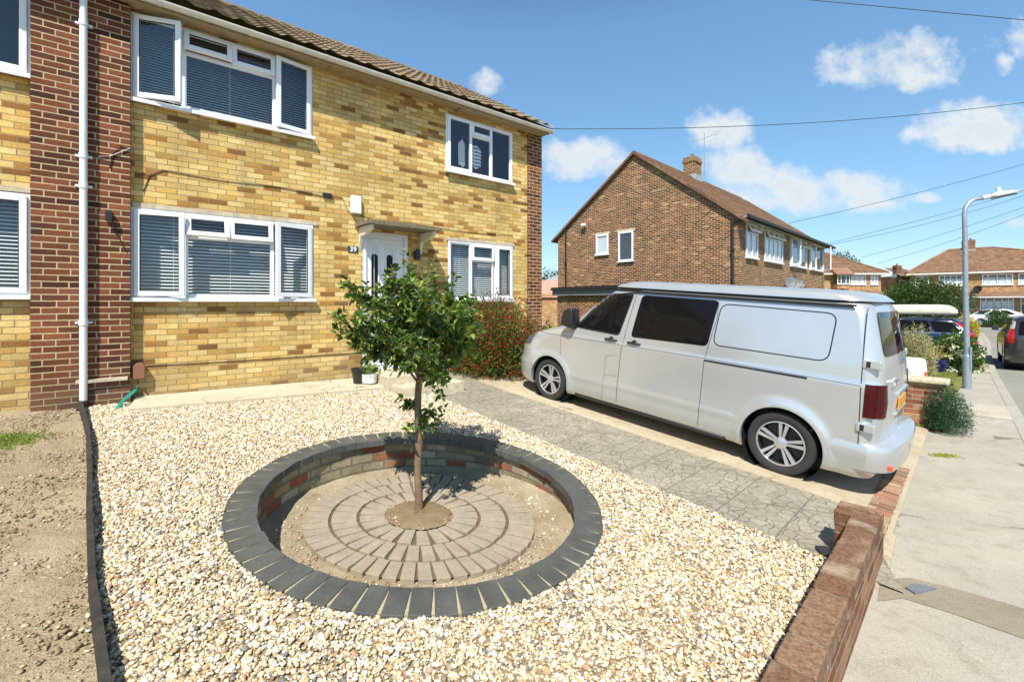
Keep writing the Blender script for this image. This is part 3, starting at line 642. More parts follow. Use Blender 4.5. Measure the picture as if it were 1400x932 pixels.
# ------------------------------------------------------------------ number 39
F1_ = Frame(P0, HD)
house = thing('terraced_house', 'yellow brick house with brown brick pier and number 39 beside its white door', 'house', P0, F1_.rot)
H_ = F1_.hit
def rect(tl, br):
    a, b = H_(*tl), H_(*br); return a[0], b[0], b[1], a[1]
UW = (-.04, 2.125, 3.85, 4.965); GW = (-.04, 2.14, 1.31, 2.475); UR = (4.53, 6.15, 3.79, 4.88); GR = (4.58, 6.16, 1.31, 2.455); DR = (2.93, 3.75, .05, 2.47)
PIER0, PIER1, QX, EX = -.895, -.04, 6.575, 7.0; WT = 5.0
w = MB(); wall_holes(w, PIER1, QX, -.9, WT, [UW, GW, UR, GR, DR]); w.build('wall', M['yellow'], house, fix=False)
w = MB(); w.box(PIER0, PIER1, -.115, .1, -.9, WT); w.box(-.45, PIER1+.004, -.15, -.116, -.9, .30); w.build('brick_pier', M['brown'], house)
w = MB(); w.box(QX, EX, -.012, .1, -.9, WT); w.build('corner_brickwork', M['brown'], house)
w = MB(); w.box(EX-.1, EX-.002, .101, 7.4, -.9, WT); RZ = H_(400, 39, 3.55)[1]; print('ridge z', RZ)
w.prism([(EX-.1, -.3, WT), (EX-.1, 3.55, RZ-.12), (EX-.1, 7.4, WT)], (.098, 0, 0)); w.build('gable_wall', M['brown'], house)
w = MB(); w.box(-.52, -.06, -.20, -.116, .30, .335); w.build('ledge', M['concrete'], house)
# plinth line and mortar bands
w = MB(); w.box(PIER1+.02, 2.20, -.022, .02, 2.475, 2.535); w.build('lintel', M['concrete'], house)
w = MB(); w.box(4.54, 6.2, -.022, .02, 2.455, 2.515); w.build('lintel', M['concrete'], house)
def u(px, py, out=0.): return H_(px, py, -out)
# windows: x-splits from the photograph
def xs_(px): return H_(px, 413)[0]
a, b = .56, 1.60
c = UW; window(house, *c, [(c[0], .50, c[2], c[3], 'L', R(20)), (.50, 1.60, c[2], 4.64, None, 0), (.50, 1.05, 4.64, c[3], 'T', R(17)), (1.05, 1.60, 4.64, c[3], 'T', R(5)), (1.60, c[1], c[2], c[3], 'R', R(9))],
    blind=(.036, .016, .15), label='wide upper window with its left casement swung open')
c = GW; window(house, *c, [(c[0], .52, c[2], c[3], 'L', R(11)), (.52, 1.57, c[2], 2.15, None, 0), (.52, 1.02, 2.15, c[3], 'T', R(15)), (1.02, 1.57, 2.15, c[3], 'T', R(8)), (1.57, c[1], c[2], c[3], 'R', R(16))],
    blind=(.046, .019, .15), label='wide ground floor window with tilted vents and white blind')
c = UR; window(house, *c, [(c[0], 5.10, c[2], c[3], 'L', R(2)), (5.10, 5.60, c[2], 4.60, None, 0), (5.10, 5.60, 4.60, c[3], 'T', R(2)), (5.60, c[1], c[2], c[3], None, 0)], label='upper window with clothes hanging behind the glass')
c = GR; window(house, *c, [(c[0], 5.10, c[2], c[3], None, 0), (5.10, 5.66, c[2], 2.10, None, 0), (5.10, 5.66, 2.10, c[3], 'T', R(1)), (5.72, c[1], c[2], c[3], 'R', R(1))], blind=(.04, .019, .13), label='ground floor window right of the door')
# hanging clothes in the upper right window
def shirt(name, x0, x1, z0, z1, y, stripes, label, rag=.03):
    n = N(name+'_cloth'); P = n.obj(); sz = n.n('ShaderNodeSeparateXYZ'); n.l(P, sz.inputs[0])
    if stripes: c = n.mix(n.m('GREATER_THAN', n.m('FRACT', n.m('MULTIPLY', sz.outputs[2], 14.)), .62), (.8, .8, .82), (.05, .12, .2))
    else: c = (.78, .79, .82)
    n.pbr(c, .8); mb = MB(); k = 14; vs = []
    for j in range(9):
        v = j/8
        for i in range(k+1):
            q_ = i/k; wd = 1-.25*(1-v)*0 - (.35*max(0, (v-.8)/.2)); x = (q_-.5)*(x1-x0)*wd; vs.append((x+(x0+x1)/2, y+.02*math.sin(q_*14+v*2), z0+(z1-z0)*v+(rag*math.sin(q_*9) if j == 0 else 0)-(.12*abs(q_-.5) if j == 8 else 0)))
    mb.add(vs, [(j*(k+1)+i, j*(k+1)+i+1, (j+1)*(k+1)+i+1, (j+1)*(k+1)+i) for j in range(8) for i in range(k)])
    o = mb.build(name, n.mat, None, True, uv=False); sm = o.modifiers.new('s', 'SOLIDIFY'); sm.thickness = .006
    o.location = P0; o.rotation_euler.z = F1_.rot; hk = MB(); hk.tube([((x0+x1)/2, y, z1-.02), ((x0+x1)/2, y, z1+.05), ((x0+x1)/2+.02, y, z1+.07), ((x0+x1)/2+.03, y, z1+.05)], .003, 5); hk.build('hanger_hook', M['chrome'], o, uv=False)
    return tag(o, label, 'laundry')
shirt('striped_top', 5.16, 5.46, 4.02, 4.50, .16, True, 'striped white and navy top hanging inside the upper right window')
shirt('white_shirt', 4.90, 5.06, 3.98, 4.52, .14, False, 'plain white garment hanging left of the striped top in the upper window')
# door
d = MB(); x0, x1, z0, z1 = DR; y0 = .02
bars(d, x0, x1, z0, z1, .065, y0-.02, y0+.05); d.box(x0+.07, x1-.07, y0+.015, y0+.045, z0+.07, z1-.07)
door = d.build('door', M['upvc'], house, uv=False, bevel=.005)
mbx = MB(); 
for xa in (3.145, 3.415):
    for r_, dp in ((.082, .008),):
        prof = [(xa+r_*math.cos(a), 0, z1-.315+r_*math.sin(a)) for a in [PI*i/14 for i in range(15)]]+[(xa-r_, 0, 1.10), (xa+r_, 0, 1.10)]
        pin_ = [(xa+(r_-.022)*math.cos(a), 0, z1-.315+(r_-.022)*math.sin(a)) for a in [PI*i/14 for i in range(15)]]+[(xa-r_+.022, 0, 1.122), (xa+r_-.022, 0, 1.122)]
        k = len(prof); A = [Vector((p[0], y0-.004, p[2])) for p in prof]; B = [Vector((p[0], y0-.004, p[2])) for p in pin_]; C_ = [Vector((p[0], y0+.02, p[2])) for p in prof]
        mbx.add(A+B+C_, [(i, (i+1) % k, k+(i+1) % k, k+i) for i in range(k)]+[(i, 2*k+i, 2*k+(i+1) % k, (i+1) % k) for i in range(k)])
for (a_, b_, c_, e_) in ((x0+.12, x1-.12, z0+.12, z1-.12), (x0+.20, x1-.20, z0+.18, z1-.21)): bars(mbx, a_, b_, c_, e_, .014, y0+.004, y0+.016)
mbx.build('moulding', M['upvc'], door, uv=False)
for xa in (3.145, 3.415):
    g = MB(); r_ = .052; pf = [(xa+r_*math.cos(a), y0+.004, z1-.43+r_*math.sin(a)) for a in [PI*i/14 for i in range(15)]]+[(xa-r_, y0+.004, 1.14), (xa+r_, y0+.004, 1.14)]; g.prism(pf, (0, .008, 0)); g.build('door_glass', M['privacy'], door, uv=False)
hnd = MB(); hnd.box(3.62, 3.65, y0-.02, y0+.014, 1.0, 1.24); hnd.tube([(3.635, y0-.05, 1.12), (3.52, y0-.055, 1.12)], .009, 8); hnd.tube([(3.635, y0-.02, 1.12), (3.635, y0-.05, 1.12)], .009, 8); hnd.build('handle', M['chrome'], door, uv=False)
# canopy with brackets
cy = -.62; cz = 2.555; cpy = MB(); cx0, cx1 = 2.80, 4.10
cpy.prism([(cx0, 0, cz+.05), (cx0, cy, cz-.0), (cx0, cy, cz-.055), (cx0, 0, cz-.035)], (cx1-cx0, 0, 0)); 
M['canopy'] = simple('mossy_canopy', (.20, .17, .105), .95, 0, .45, 26, .015, 90); can = cpy.build('canopy', M['canopy'], house, uv=False)
for xa in (cx0+.06, cx1-.13):
    bk = MB(); bk.prism([(xa, -.001, cz-.04), (xa, cy+.06, cz-.055), (xa, cy+.06, cz-.13), (xa, -.26, cz-.19), (xa, -.08, cz-.20), (xa, -.001, cz-.42)], (.055, 0, 0)); bk.build('bracket', M['upvc_aged'], can, uv=False, bevel=.006)
# step at the door, number, alarm, lamp, vents, cables
s = MB(); s.box(2.98, 3.95, -.95, -.005, -.5, .10); s.box(3.05, 4.1, -1.35, -.951, -.5, -.02); st_ = s.build('door_step', M['concrete'], house)
x, z = u(482.5, 341); nb = MB(); nb.box(x-.085, x+.085, -.014, -.002, z-.055, z+.055); plate = nb.build('number_plaque', simple('plaque_slate', (.03, .05, .055), .3), house, uv=False, bevel=.004)
def text(body, size, loc, rot, mat, parent, name, ext=.002, align='CENTER', bold=0.):
    cu = bpy.data.curves.new(name, 'FONT'); cu.body = body; cu.size = size; cu.extrude = ext; cu.align_x = align; cu.align_y = 'CENTER'; cu.offset = bold; cu.resolution_u = 3
    t = bpy.data.objects.new(name, cu); COL.objects.link(t); dg = bpy.context.evaluated_depsgraph_get(); me = bpy.data.meshes.new_from_object(t.evaluated_get(dg)); bpy.data.objects.remove(t)
    o = link(name, me, mat, parent); o.location = loc; o.rotation_euler = rot; return o
text('39', .115, (x, -.0155, z), (PI/2, 0, 0), simple('white_numeral', (.85, .85, .85), .4), plate, 'numerals', bold=.002)
x, z = u(487, 280, .05); al = MB(); al.box(x-.085, x+.085, -.075, -.002, z-.15, z+.15); al.build('alarm_box', M['upvc'], house, uv=False, bevel=.015)
x, z = u(447, 267.5); al = MB(); al.box(x-.07, x+.07, -.04, -.002, z-.035, z+.035); al.build('junction_box', M['black'], house, uv=False, bevel=.005)
x, z = 3.90, 2.16; al = MB(); al.box(x-.035, x+.035, -.03, -.002, z-.12, z+.03); al.lathe([(0.0, .0), (.045, .0), (.055, .03), (.045, .17), (.03, .19), (0.001, .20)], 12, M=Matrix.Translation((x, -.09, z-.13))); al.box(x-.012, x+.012, -.1, -.02, z-.02, z); al.build('wall_lamp', M['black'], house, uv=False)
x, z = u(190.5, 506); v_ = MB(); v_.prism([(x-.055, 0, z-.10), (x-.06, 0, z+.06), (x-.03, 0, z+.10), (x+.03, 0, z+.10), (x+.06, 0, z+.06), (x+.055, 0, z-.10)], (0, -.10, 0)); tapb = v_.build('tap_cover', M['terracotta'], house, uv=False, bevel=.008)
v_ = MB(); v_.tube([(x, -.05, z-.10), (x, -.06, z-.13), (x-.01, -.09, z-.15)], .012, 8); v_.build('tap', M['chrome'], house, uv=False)
def cable(pts, r, name='cable', mat='black', y=-.008):
    P_ = []
    for i, p in enumerate(pts): q_ = H_(*p); P_.append((q_[0], y, q_[1]))
    c = MB(); c.tube(P_, r, 5); return c.build(name, M[mat], house, uv=False)
cable([(196, 262), (205, 240), (222, 233), (250, 238), (300, 247), (380, 256), (440, 268)], .005, 'upper_cable')
cable([(454, 268), (468, 271), (476, 290), (510, 300), (560, 305), (640, 318), (700, 322)], .004, 'door_cable')
cable([(200, 500), (260, 497), (330, 493), (430, 486), (520, 480)], .005, 'lower_cable')
for pts in ([(150, 230), (155, 210), (165, 200), (178, 205)], [(120, 215), (150, 214), (178, 203)], [(150, 290), (160, 320), (173, 345)]):
    P_ = [(H_(p[0], p[1], -.125)[0], -.125, H_(p[0], p[1], -.125)[1]) for p in pts]; c = MB(); c.tube(P_, .006, 5); c.build('pier_cable', M['black'], house, uv=False)
x, z = H_(149, 296, -.13); b_ = MB(); b_.box(x-.03, x+.03, -.20, -.116, z-.05, z+.06); b_.build('hook', M['black'], house, uv=False)
# downpipe
x = H_(114, 300, -.19)[0]; zt, zb = H_(114, 549, -.19)[1], 5.0; dp = MB(); dp.tube([(x, -.19, zb+.02), (x, -.19, zt)], .036, 14)
for py in (32, 213, 254, 441): z = H_(114, py, -.19)[1]; dp.tube([(x, -.19, z-.03), (x, -.19, z+.03)], .043, 14); dp.box(x-.075, x+.075, -.165, -.116, z-.012, z+.012)
pipe = dp.build('downpipe', M['white_pipe'], house, 40, uv=False)
dp = MB(); dp.tube([(x, -.19, zt+.01), (x, -.20, zt-.05), (x-.02, -.27, zt-.10)], .042, 12); dp.build('pipe_shoe', M['wood_edge'], pipe, uv=False)
# eaves: soffit, fascia, gutter
def eaves(parent, xa, xb, dark=False):
    s = MB(); s.box(xa, xb, -.235, .05, WT-.005, WT+.015); s.box(xa, xb, -.255, -.2355, WT-.03, WT+.10)
    for k in range(int((xb-xa)/2.4)+1): s.box(xa+.4+k*2.4, xa+.408+k*2.4, -.258, .05, WT-.033, WT+.001) if xa+.5+k*2.4 < xb else None
    s.build('soffit', M['soffit'], parent, uv=False)
    g = MB(); n_ = 10; pr_ = [(-.315+.056*math.cos(PI+PI*i/n_), WT+.045+.056*math.sin(PI+PI*i/n_)) for i in range(n_+1)]
    pr2 = [(-.315+.052*math.cos(2*PI-PI*i/n_), WT+.045+.052*math.sin(2*PI-PI*i/n_)) for i in range(n_+1)]; P_ = pr_+pr2; k = len(P_)
    vs = [(xa-.02, p[0], p[1]) for p in P_]+[(xb+.06, p[0], p[1]) for p in P_]; g.add(vs, [(i, (i+1) % k, k+(i+1) % k, k+i) for i in range(k)]+[tuple(range(k))[::-1], tuple(range(k, 2*k))])
    xx = xa+.7
    while xx < xb:
        vs = [(xx+s_*.02, -.315+.061*math.cos(PI+PI*i/n_), WT+.045+.061*math.sin(PI+PI*i/n_)) for s_ in (-1, 1) for i in range(n_+1)]; g.add(vs, [(i, i+1, n_+2+i, n_+1+i) for i in range(n_)]); xx += 1.0
    g.build('gutter', M['upvc_aged'], parent, 50, uv=False, fix=False)
M['roof'] = None
def tile_mat(name, c1, c2, c3):
    n = N(name); P = n.obj(); uv = n.n('ShaderNodeTexCoord').outputs['UV']; wn = n.n('ShaderNodeTexWhiteNoise', noise_dimensions='2D'); fl_ = n.n('ShaderNodeVectorMath', operation='FLOOR'); n.l(uv, fl_.inputs[0]); n.l(fl_.outputs[0], wn.inputs['Vector'])
    c = n.mix(wn.outputs[0], c1, c2); c = n.mix(n.rng(n.noise(P, 3.5, 5, .65), .5, .66, 0, .7), c, c3); f = n.noise(P, 60, 4, .7); c = n.mix(1., c, n.ramp(f, [(.3, (.7, .7, .7)), (.7, (1.25, 1.25, 1.25))]), 'MULTIPLY')
    n.pbr(c, .92, 0, .2, n.bump(f, .006)); return n.mat
M['roof'] = tile_mat('concrete_roof_tile', (.17, .12, .075), (.24, .175, .11), (.34, .28, .19))
M['red_roof'] = tile_mat('red_clay_tile', (.19, .10, .062), (.27, .155, .092), (.36, .26, .16))
def tiled(name, parent, A, B, C, D, mat, tw=.3, tl=.32, wave=.034, step=.022, sub=8, flat=False):
    """A-B along the eave, D-C along the ridge (A under D); draped with profiled courses"""
    A, B, C, D = map(Vector, (A, B, C, D)); L = (B-A).length; Hh = ((D-A).length+(C-B).length)/2; nx = max(2, int(L/tw)*sub); ny = max(1, round(Hh/tl)); nrm = (B-A).cross(D-A).normalized(); vs = []; fs = []; uvs = []
    if nrm.z < 0: nrm = -nrm
    for j in range(ny+1):
        for e in ((0, 1) if 0 < j < ny else (0,)):
            v = j/ny; lift = (step if e == (1 if 0 < j else 0) or j == 0 else 0.); a = A+(D-A)*v; b = B+(C-B)*v
            for i in range(nx+1):
                q_ = i/nx; p = a+(b-a)*q_; s = (p-A).dot((B-A).normalized()); ph = (s/tw) % 1.
                hh = wave*(max(0, math.sin(2*PI*ph))**.7) if wave else (0 if (ph > .04) else -.004)
                vs.append(p+nrm*(hh+lift)); uvs.append((s/tw, (j+(.001 if e else -.001) if 0 < j < ny else j+(.001 if j == 0 else -.001))))
    rows = len(vs)//(nx+1)
    for r_ in range(rows-1):
        for i in range(nx): fs.append((r_*(nx+1)+i, r_*(nx+1)+i+1, (r_+1)*(nx+1)+i+1, (r_+1)*(nx+1)+i))
    me = bpy.data.meshes.new(name); me.from_pydata(vs, [], fs); ul = me.uv_layers.new(name='UVMap'); vi = np.empty(len(me.loops), np.int32); me.loops.foreach_get('vertex_index', vi); ul.data.foreach_set('uv', np.array(uvs, np.float32)[vi].ravel())
    return link(name, me, mat, parent)
def gable_roof(parent, xa, xb, ye, ze, yr, zr, yb, mat, **kw):
    r = tiled('roof', parent, (xa, ye, ze), (xb, ye, ze), (xb, yr, zr), (xa, yr, zr), mat, **kw)
    bk = MB(); bk.quad((xa, yr, zr), (xb, yr, zr), (xb, yb, ze), (xa, yb, ze)); bk.build('rear_slope', mat, r)
    c = MB(); n_ = int((xb-xa)/.45)
    for i in range(n_): a_ = xa+(xb-xa)*i/n_; c.tube([(a_+.0, yr, zr-.02), (a_+.43, yr, zr-.03)], .09, 10)
    c.build('ridge_tiles', mat, r, 50)
    return r
gable_roof(house, -.45, EX+.12, -.335, WT+.105, 3.55, RZ, 7.9, M['roof'])
vg = MB(); vg.prism([(EX+.0, -.27, WT+.0), (EX+.0, 3.55, RZ-.16), (EX, 3.55, RZ-.02), (EX, -.29, WT+.10)], (.1, 0, 0)); vg.build('verge', M['concrete'], house)
eaves(house, -.45, EX)
# ------------------------------------------------------------------ next house in the terrace
nh = thing('neighbouring_house', 'attached yellow brick house at the left edge, only its window edges in view', 'house', P0, F1_.rot)
a = H_(43, 106); NW1 = (-3.2, -.905, a[1], 4.97); NW2 = (-3.2, -.905, 1.335, 2.50)
w = MB(); wall_holes(w, -9, PIER0, -.9, WT, [NW1, NW2]); w.build('wall', M['yellow'], nh, fix=False)
w = MB(); w.box(-3.25, PIER0-.003, -.022, .02, 2.51, 2.57); w.build('lintel', M['concrete'], nh)
for c, bl in ((NW1, None), (NW2, (.045, .018, .14))): window(nh, *c, [(c[0], -2.4, c[2], c[3], None, 0), (-2.4, -1.55, c[2], c[3], None, 0), (-1.55, c[1], c[2], c[3], 'R', R(1.5))], blind=bl)
gable_roof(nh, -9, -.452, -.335, WT+.105, 3.55, RZ, 7.9, M['roof'], sub=6); eaves(nh, -9, -.48)
# hose
def world1(x, y, z): return F1_.w(x, y, z)
x, z = u(190.5, 524); c = MB(); pts = []
for t_ in range(13): q_ = t_/12; pts.append(F1_.w(x-.01-.20*q_-.05*math.sin(q_*3), -.10-.35*q_, z-.02-(z+.02-G(*F1_.w(x-.2, -.45, 0).xy)-.01)*(q_**.8)))
c.tube(pts, .011, 8); c.tube([p+F1_.x*.02+F1_.y*-.03 for p in pts[1:]]+[pts[-1]+F1_.x*.2-F1_.y*.25+Vector((0, 0, -.02))], .011, 8)
tag(c.build('garden_hose', M['hose'], None, True, uv=False), 'green hose hanging from the brown tap cover at the foot of the yellow wall', 'hose')
# ------------------------------------------------------------------ vehicles
def lerp_tab(tab, x):
    if x <= tab[0][0]: return tab[0][1]
    for (a, b), (c, d) in zip(tab, tab[1:]):
        if x <= c: return b+(d-b)*(x-a)/(c-a)
    return tab[-1][1]
class Body:
    """closed shell built from plan-view contours at rising heights; front is +x, left is +y"""
    def __init__(s, w, xf, xr, zs, rf=(.55, .5), rr=(.2, .2), bulge=None, bowf=.0, bowr=.0):
        s.w, s.xf, s.xr, s.zs, s.rf, s.rr, s.bul, s.bowf, s.bowr = w, xf, xr, zs, rf, rr, bulge, bowf, bowr
    def W(s, z): return lerp_tab(s.w, z)
    def F(s, z): return lerp_tab(s.xf, z)
    def Bk(s, z): return lerp_tab(s.xr, z)
    def side(s, x, z):
        w, f, b = s.W(z), s.F(z), s.Bk(z); y = w; a, c = s.rf; 
        if x > f-a: t = min(1, (x-(f-a))/a); y = w-c*(1-(1-t**2.4)**(1/2.4))
        a, c = s.rr
        if x < b+a: t = min(1, ((b+a)-x)/a); y = w-c*(1-(1-t**2.2)**(1/2.2))
        if s.bul: y += s.bul(x, z)
        return y
    def rear(s, y, z):
        w, b = s.W(z), s.Bk(z); a, c = s.rr; y = abs(y); x = b+s.bowr*(y/w)**2
        if y > w-c: t = min(1, (y-(w-c))/c); x = b+s.bowr*(y/w)**2+a*(1-(1-t**2.2)**(1/2.2))*.999
        return x
    def front(s, y, z):
        w, f = s.W(z), s.F(z); a, c = s.rf; y = abs(y); x = f-s.bowf*(y/w)**2
        if y > w-c: t = min(1, (y-(w-c))/c); x = f-s.bowf*(y/w)**2-a*(1-(1-t**2.4)**(1/2.4))*.999
        return x
    def mesh(s, nside=110, ncor=12, nflat=12):
        mb = MB(); rings = []
        for z in s.zs:
            w, f, b = s.W(z), s.F(z), s.Bk(z); pts = []
            fa, fc = s.rf; ra, rc_ = s.rr
            half = []                           # from rear centre to front centre along the left side
            for i in range(nflat): y = (w-rc_)*i/nflat; half.append((s.rear(y, z), y))
            for i in range(ncor+1): 
                t = math.sin(PI/2*i/ncor); yy_ = (w-rc_)+rc_*t; xx_ = s.rear(min(yy_, w*.99999), z)
                if i == ncor: xx_ = b+ra
                half.append((xx_, s.side(xx_, z) if i == ncor else yy_+(s.bul(xx_, z) if s.bul else 0)))
            for i in range(1, nside): x = (b+ra)+((f-fa)-(b+ra))*i/nside; half.append((x, s.side(x, z)))
            for i in range(ncor+1):
                t = math.sin(PI/2*i/ncor); x = (f-fa)+fa*t; y = s.side(x, z) if i < ncor else w-fc
                half.append((x if i < ncor else s.front(w-fc, z), y))
            for i in range(1, nflat+1): y = (w-fc)*(1-i/nflat); half.append((s.front(y, z), y))
            ring = half+[(x, -y) for x, y in half[1:-1][::-1]]; rings.append([(x, y, z) for x, y in ring])
        k = len(rings[0]); vs = [v for r in rings for v in r]; fs = [(j*k+i, j*k+(i+1) % k, (j+1)*k+(i+1) % k, (j+1)*k+i) for j in range(len(rings)-1) for i in range(k)]
        h = k//2                                # caps as strips across
        for j, flip in ((0, True), (len(rings)-1, False)):
            for i in range(h):
                a, b = i, i+1; c, d_ = (k-b) % k, (k-a) % k
                f_ = [j*k+a, j*k+b, j*k+c, j*k+d_]; f_ = [q_ for n_, q_ in enumerate(f_) if q_ not in f_[:n_]]
                if len(f_) > 2: fs.append(tuple(f_[::-1] if flip else f_))
        mb.add(vs, fs); return mb
    def patch(s, poly, off=.004, where='side', sgn=1, step=.06, thick=0.):
        """polygon in (x,z) [side] or (y,z) [rear/front] laid on the shell"""
        bm = bmesh.new(); vs = [bm.verts.new((p[0], 0, p[1])) for p in poly]; bm.faces.new(vs)
        for ax in (0, 2):
            lo = min(p[0 if ax == 0 else 1] for p in poly); hi = max(p[0 if ax == 0 else 1] for p in poly); k = int((hi-lo)/step)
            for i in range(1, k+1):
                co = [0, 0, 0]; no = [0, 0, 0]; co[ax] = lo+(hi-lo)*i/(k+1); no[ax] = 1; bmesh.ops.bisect_plane(bm, geom=bm.verts[:]+bm.edges[:]+bm.faces[:], plane_co=co, plane_no=no)
        out_v = []; 
        for v in bm.verts:
            a, z = v.co.x, v.co.z
            if where == 'side': out_v.append((a, sgn*(s.side(a, z)+off), z))
            elif where == 'rear': out_v.append((s.rear(a, z)-off, a, z))
            else: out_v.append((s.front(a, z)+off, a, z))
        bm.verts.index_update(); fs = [[v.index for v in f.verts] for f in bm.faces]; bm.free(); mb = MB(); mb.add(out_v, fs); return mb
def rpoly(pts, r=.06, n_=5):
    """round the corners of a polygon"""
    out = []; k = len(pts)
    for i in range(k):
        a, b, c = Vector(pts[i-1]), Vector(pts[i]), Vector(pts[(i+1) % k]); rr = r if not hasattr(r, '__len__') else r[i]
        d1 = (a-b); d2 = (c-b); q_ = min(rr, d1.length*.45, d2.length*.45); p1 = b+d1.normalized()*q_; p2 = b+d2.normalized()*q_
        for j in range(n_+1): t = j/n_; out.append(tuple((p1*(1-t)**2+b*2*t*(1-t)+p2*t*t)[:2]))
    return out
def line_strip(body, pts, w=.006, off=.0015, where='side', sgn=1, step=.05):
    mb = MB(); P_ = []
    for a, b in zip(pts, pts[1:]):
        k = max(1, int((Vector(b)-Vector(a)).length/step)); P_ += [(a[0]+(b[0]-a[0])*i/k, a[1]+(b[1]-a[1])*i/k) for i in range(k)]
    P_.append(pts[-1]); vs = []
    for i, p in enumerate(P_):
        t = (Vector(P_[min(i+1, len(P_)-1)])-Vector(P_[max(i-1, 0)])).normalized(); nn = Vector((-t.y, t.x))*w/2
        for s_ in (1, -1):
            a, z = p[0]+nn.x*s_, p[1]+nn.y*s_
            vs.append((a, sgn*(body.side(a, z)+off), z) if where == 'side' else (body.rear(a, z)-off, a, z))
    mb.add(vs, [(2*i, 2*i+1, 2*i+3, 2*i+2) for i in range(len(P_)-1)]); return mb
def paint(name, col, metal=.55, rough=.28, flake=.04):
    n = N(name); P = n.obj(); f = n.noise(P, 1.8, 3); c = n.mix(n.rng(f, .3, .7), tuple(x*(1-flake) for x in col), tuple(min(1, x*(1+flake)) for x in col)); sz = n.n('ShaderNodeSeparateXYZ'); n.l(P, sz.inputs[0]); c = n.mix(n.m('MULTIPLY', n.rng(n.m('ADD', sz.outputs[2], n.m('MULTIPLY', n.noise(P, 9, 4), .25)), .3, .75, 1., 0.), .25), c, (.33, .29, .22))
    n.pbr(c, rough, metal, .5, None, coat=.6); return n.mat
M['silver'] = paint('silver_paint', (.55, .565, .57), .5, .27); M['headlamp'] = simple('headlamp', (.12, .12, .13), .08, .2, .1)
M['tail'] = simple('dark_red_lens', (.055, .004, .004), .3, 0, .25, 10, spec=.25); M['red_lens'] = simple('bright_red_lens', (.55, .015, .02), .15, 0, .1, 10, coat=.5); M['amber'] = simple('orange_reflector', (.75, .10, .03), .25, 0, .1)
M['plate'] = simple('yellow_plate', (.72, .33, .02), .35, 0, .05); M['alloy'] = simple('alloy', (.62, .62, .64), .25, .7, .05); M['rim_dark'] = simple('rim_dark', (.012, .012, .012), .35, 0, .1)
def cutb(o, cutters):
    for c in cutters:
        c.parent = o.parent
        m = o.modifiers.new('b', 'BOOLEAN'); m.object = c; m.operation = 'DIFFERENCE'; m.solver = 'EXACT'
    dg = bpy.context.evaluated_depsgraph_get(); dg.update(); me = bpy.data.meshes.new_from_object(o.evaluated_get(dg)); o.modifiers.clear(); o.data = me
    for c in cutters: bpy.data.objects.remove(c)
def cut_arches(o, B, centres, r, zc, ymin=.5):
    """open the wheel arches: drop the faces inside the circle, pull the edge onto it, turn a lip inwards"""
    bm = bmesh.new(); bm.from_mesh(o.data); kill = []
    for f in bm.faces:
        c = f.calc_center_median()
        for cx in centres:
            if (abs(c.y) > ymin and math.hypot(c.x-cx, c.z-zc) < r and abs(f.normal.y) > .2) or (abs(f.normal.z) > .7 and c.z < zc and abs(c.x-cx) < r-.02 and max(v.co.z for v in f.verts) < zc-.08): kill.append(f); break
    bmesh.ops.delete(bm, geom=kill, context='FACES')
    for v in bm.verts:
        if not v.is_boundary or abs(v.co.y) < ymin: continue
        for cx in centres:
            d = math.hypot(v.co.x-cx, v.co.z-zc)
            if abs(d-r) < .06 and d > .05 and v.co.z > min(B.zs)+.02:
                v.co.x = cx+(v.co.x-cx)*r/d; v.co.z = zc+(v.co.z-zc)*r/d; v.co.y = math.copysign(B.side(v.co.x, v.co.z), v.co.y)
    es = [e for e in bm.edges if e.is_boundary and all(abs(v.co.y) > ymin and any(abs(math.hypot(v.co.x-cx, v.co.z-zc)-r) < .012 for cx in centres) for v in e.verts)]
    g = bmesh.ops.extrude_edge_only(bm, edges=es)
    for v in g['geom']:
        if isinstance(v, bmesh.types.BMVert): v.co.y -= math.copysign(.10, v.co.y)
    bmesh.ops.recalc_face_normals(bm, faces=bm.faces); bm.to_mesh(o.data); bm.free()
def cyl_y(x, z, r, y0, y1, n_=40):
    mb = MB(); a = [(x+r*math.cos(2*PI*i/n_), y0, z+r*math.sin(2*PI*i/n_)) for i in range(n_)]; mb.prism(a, (0, y1-y0, 0)); return mb.build('cutter', M['black'], uv=False)
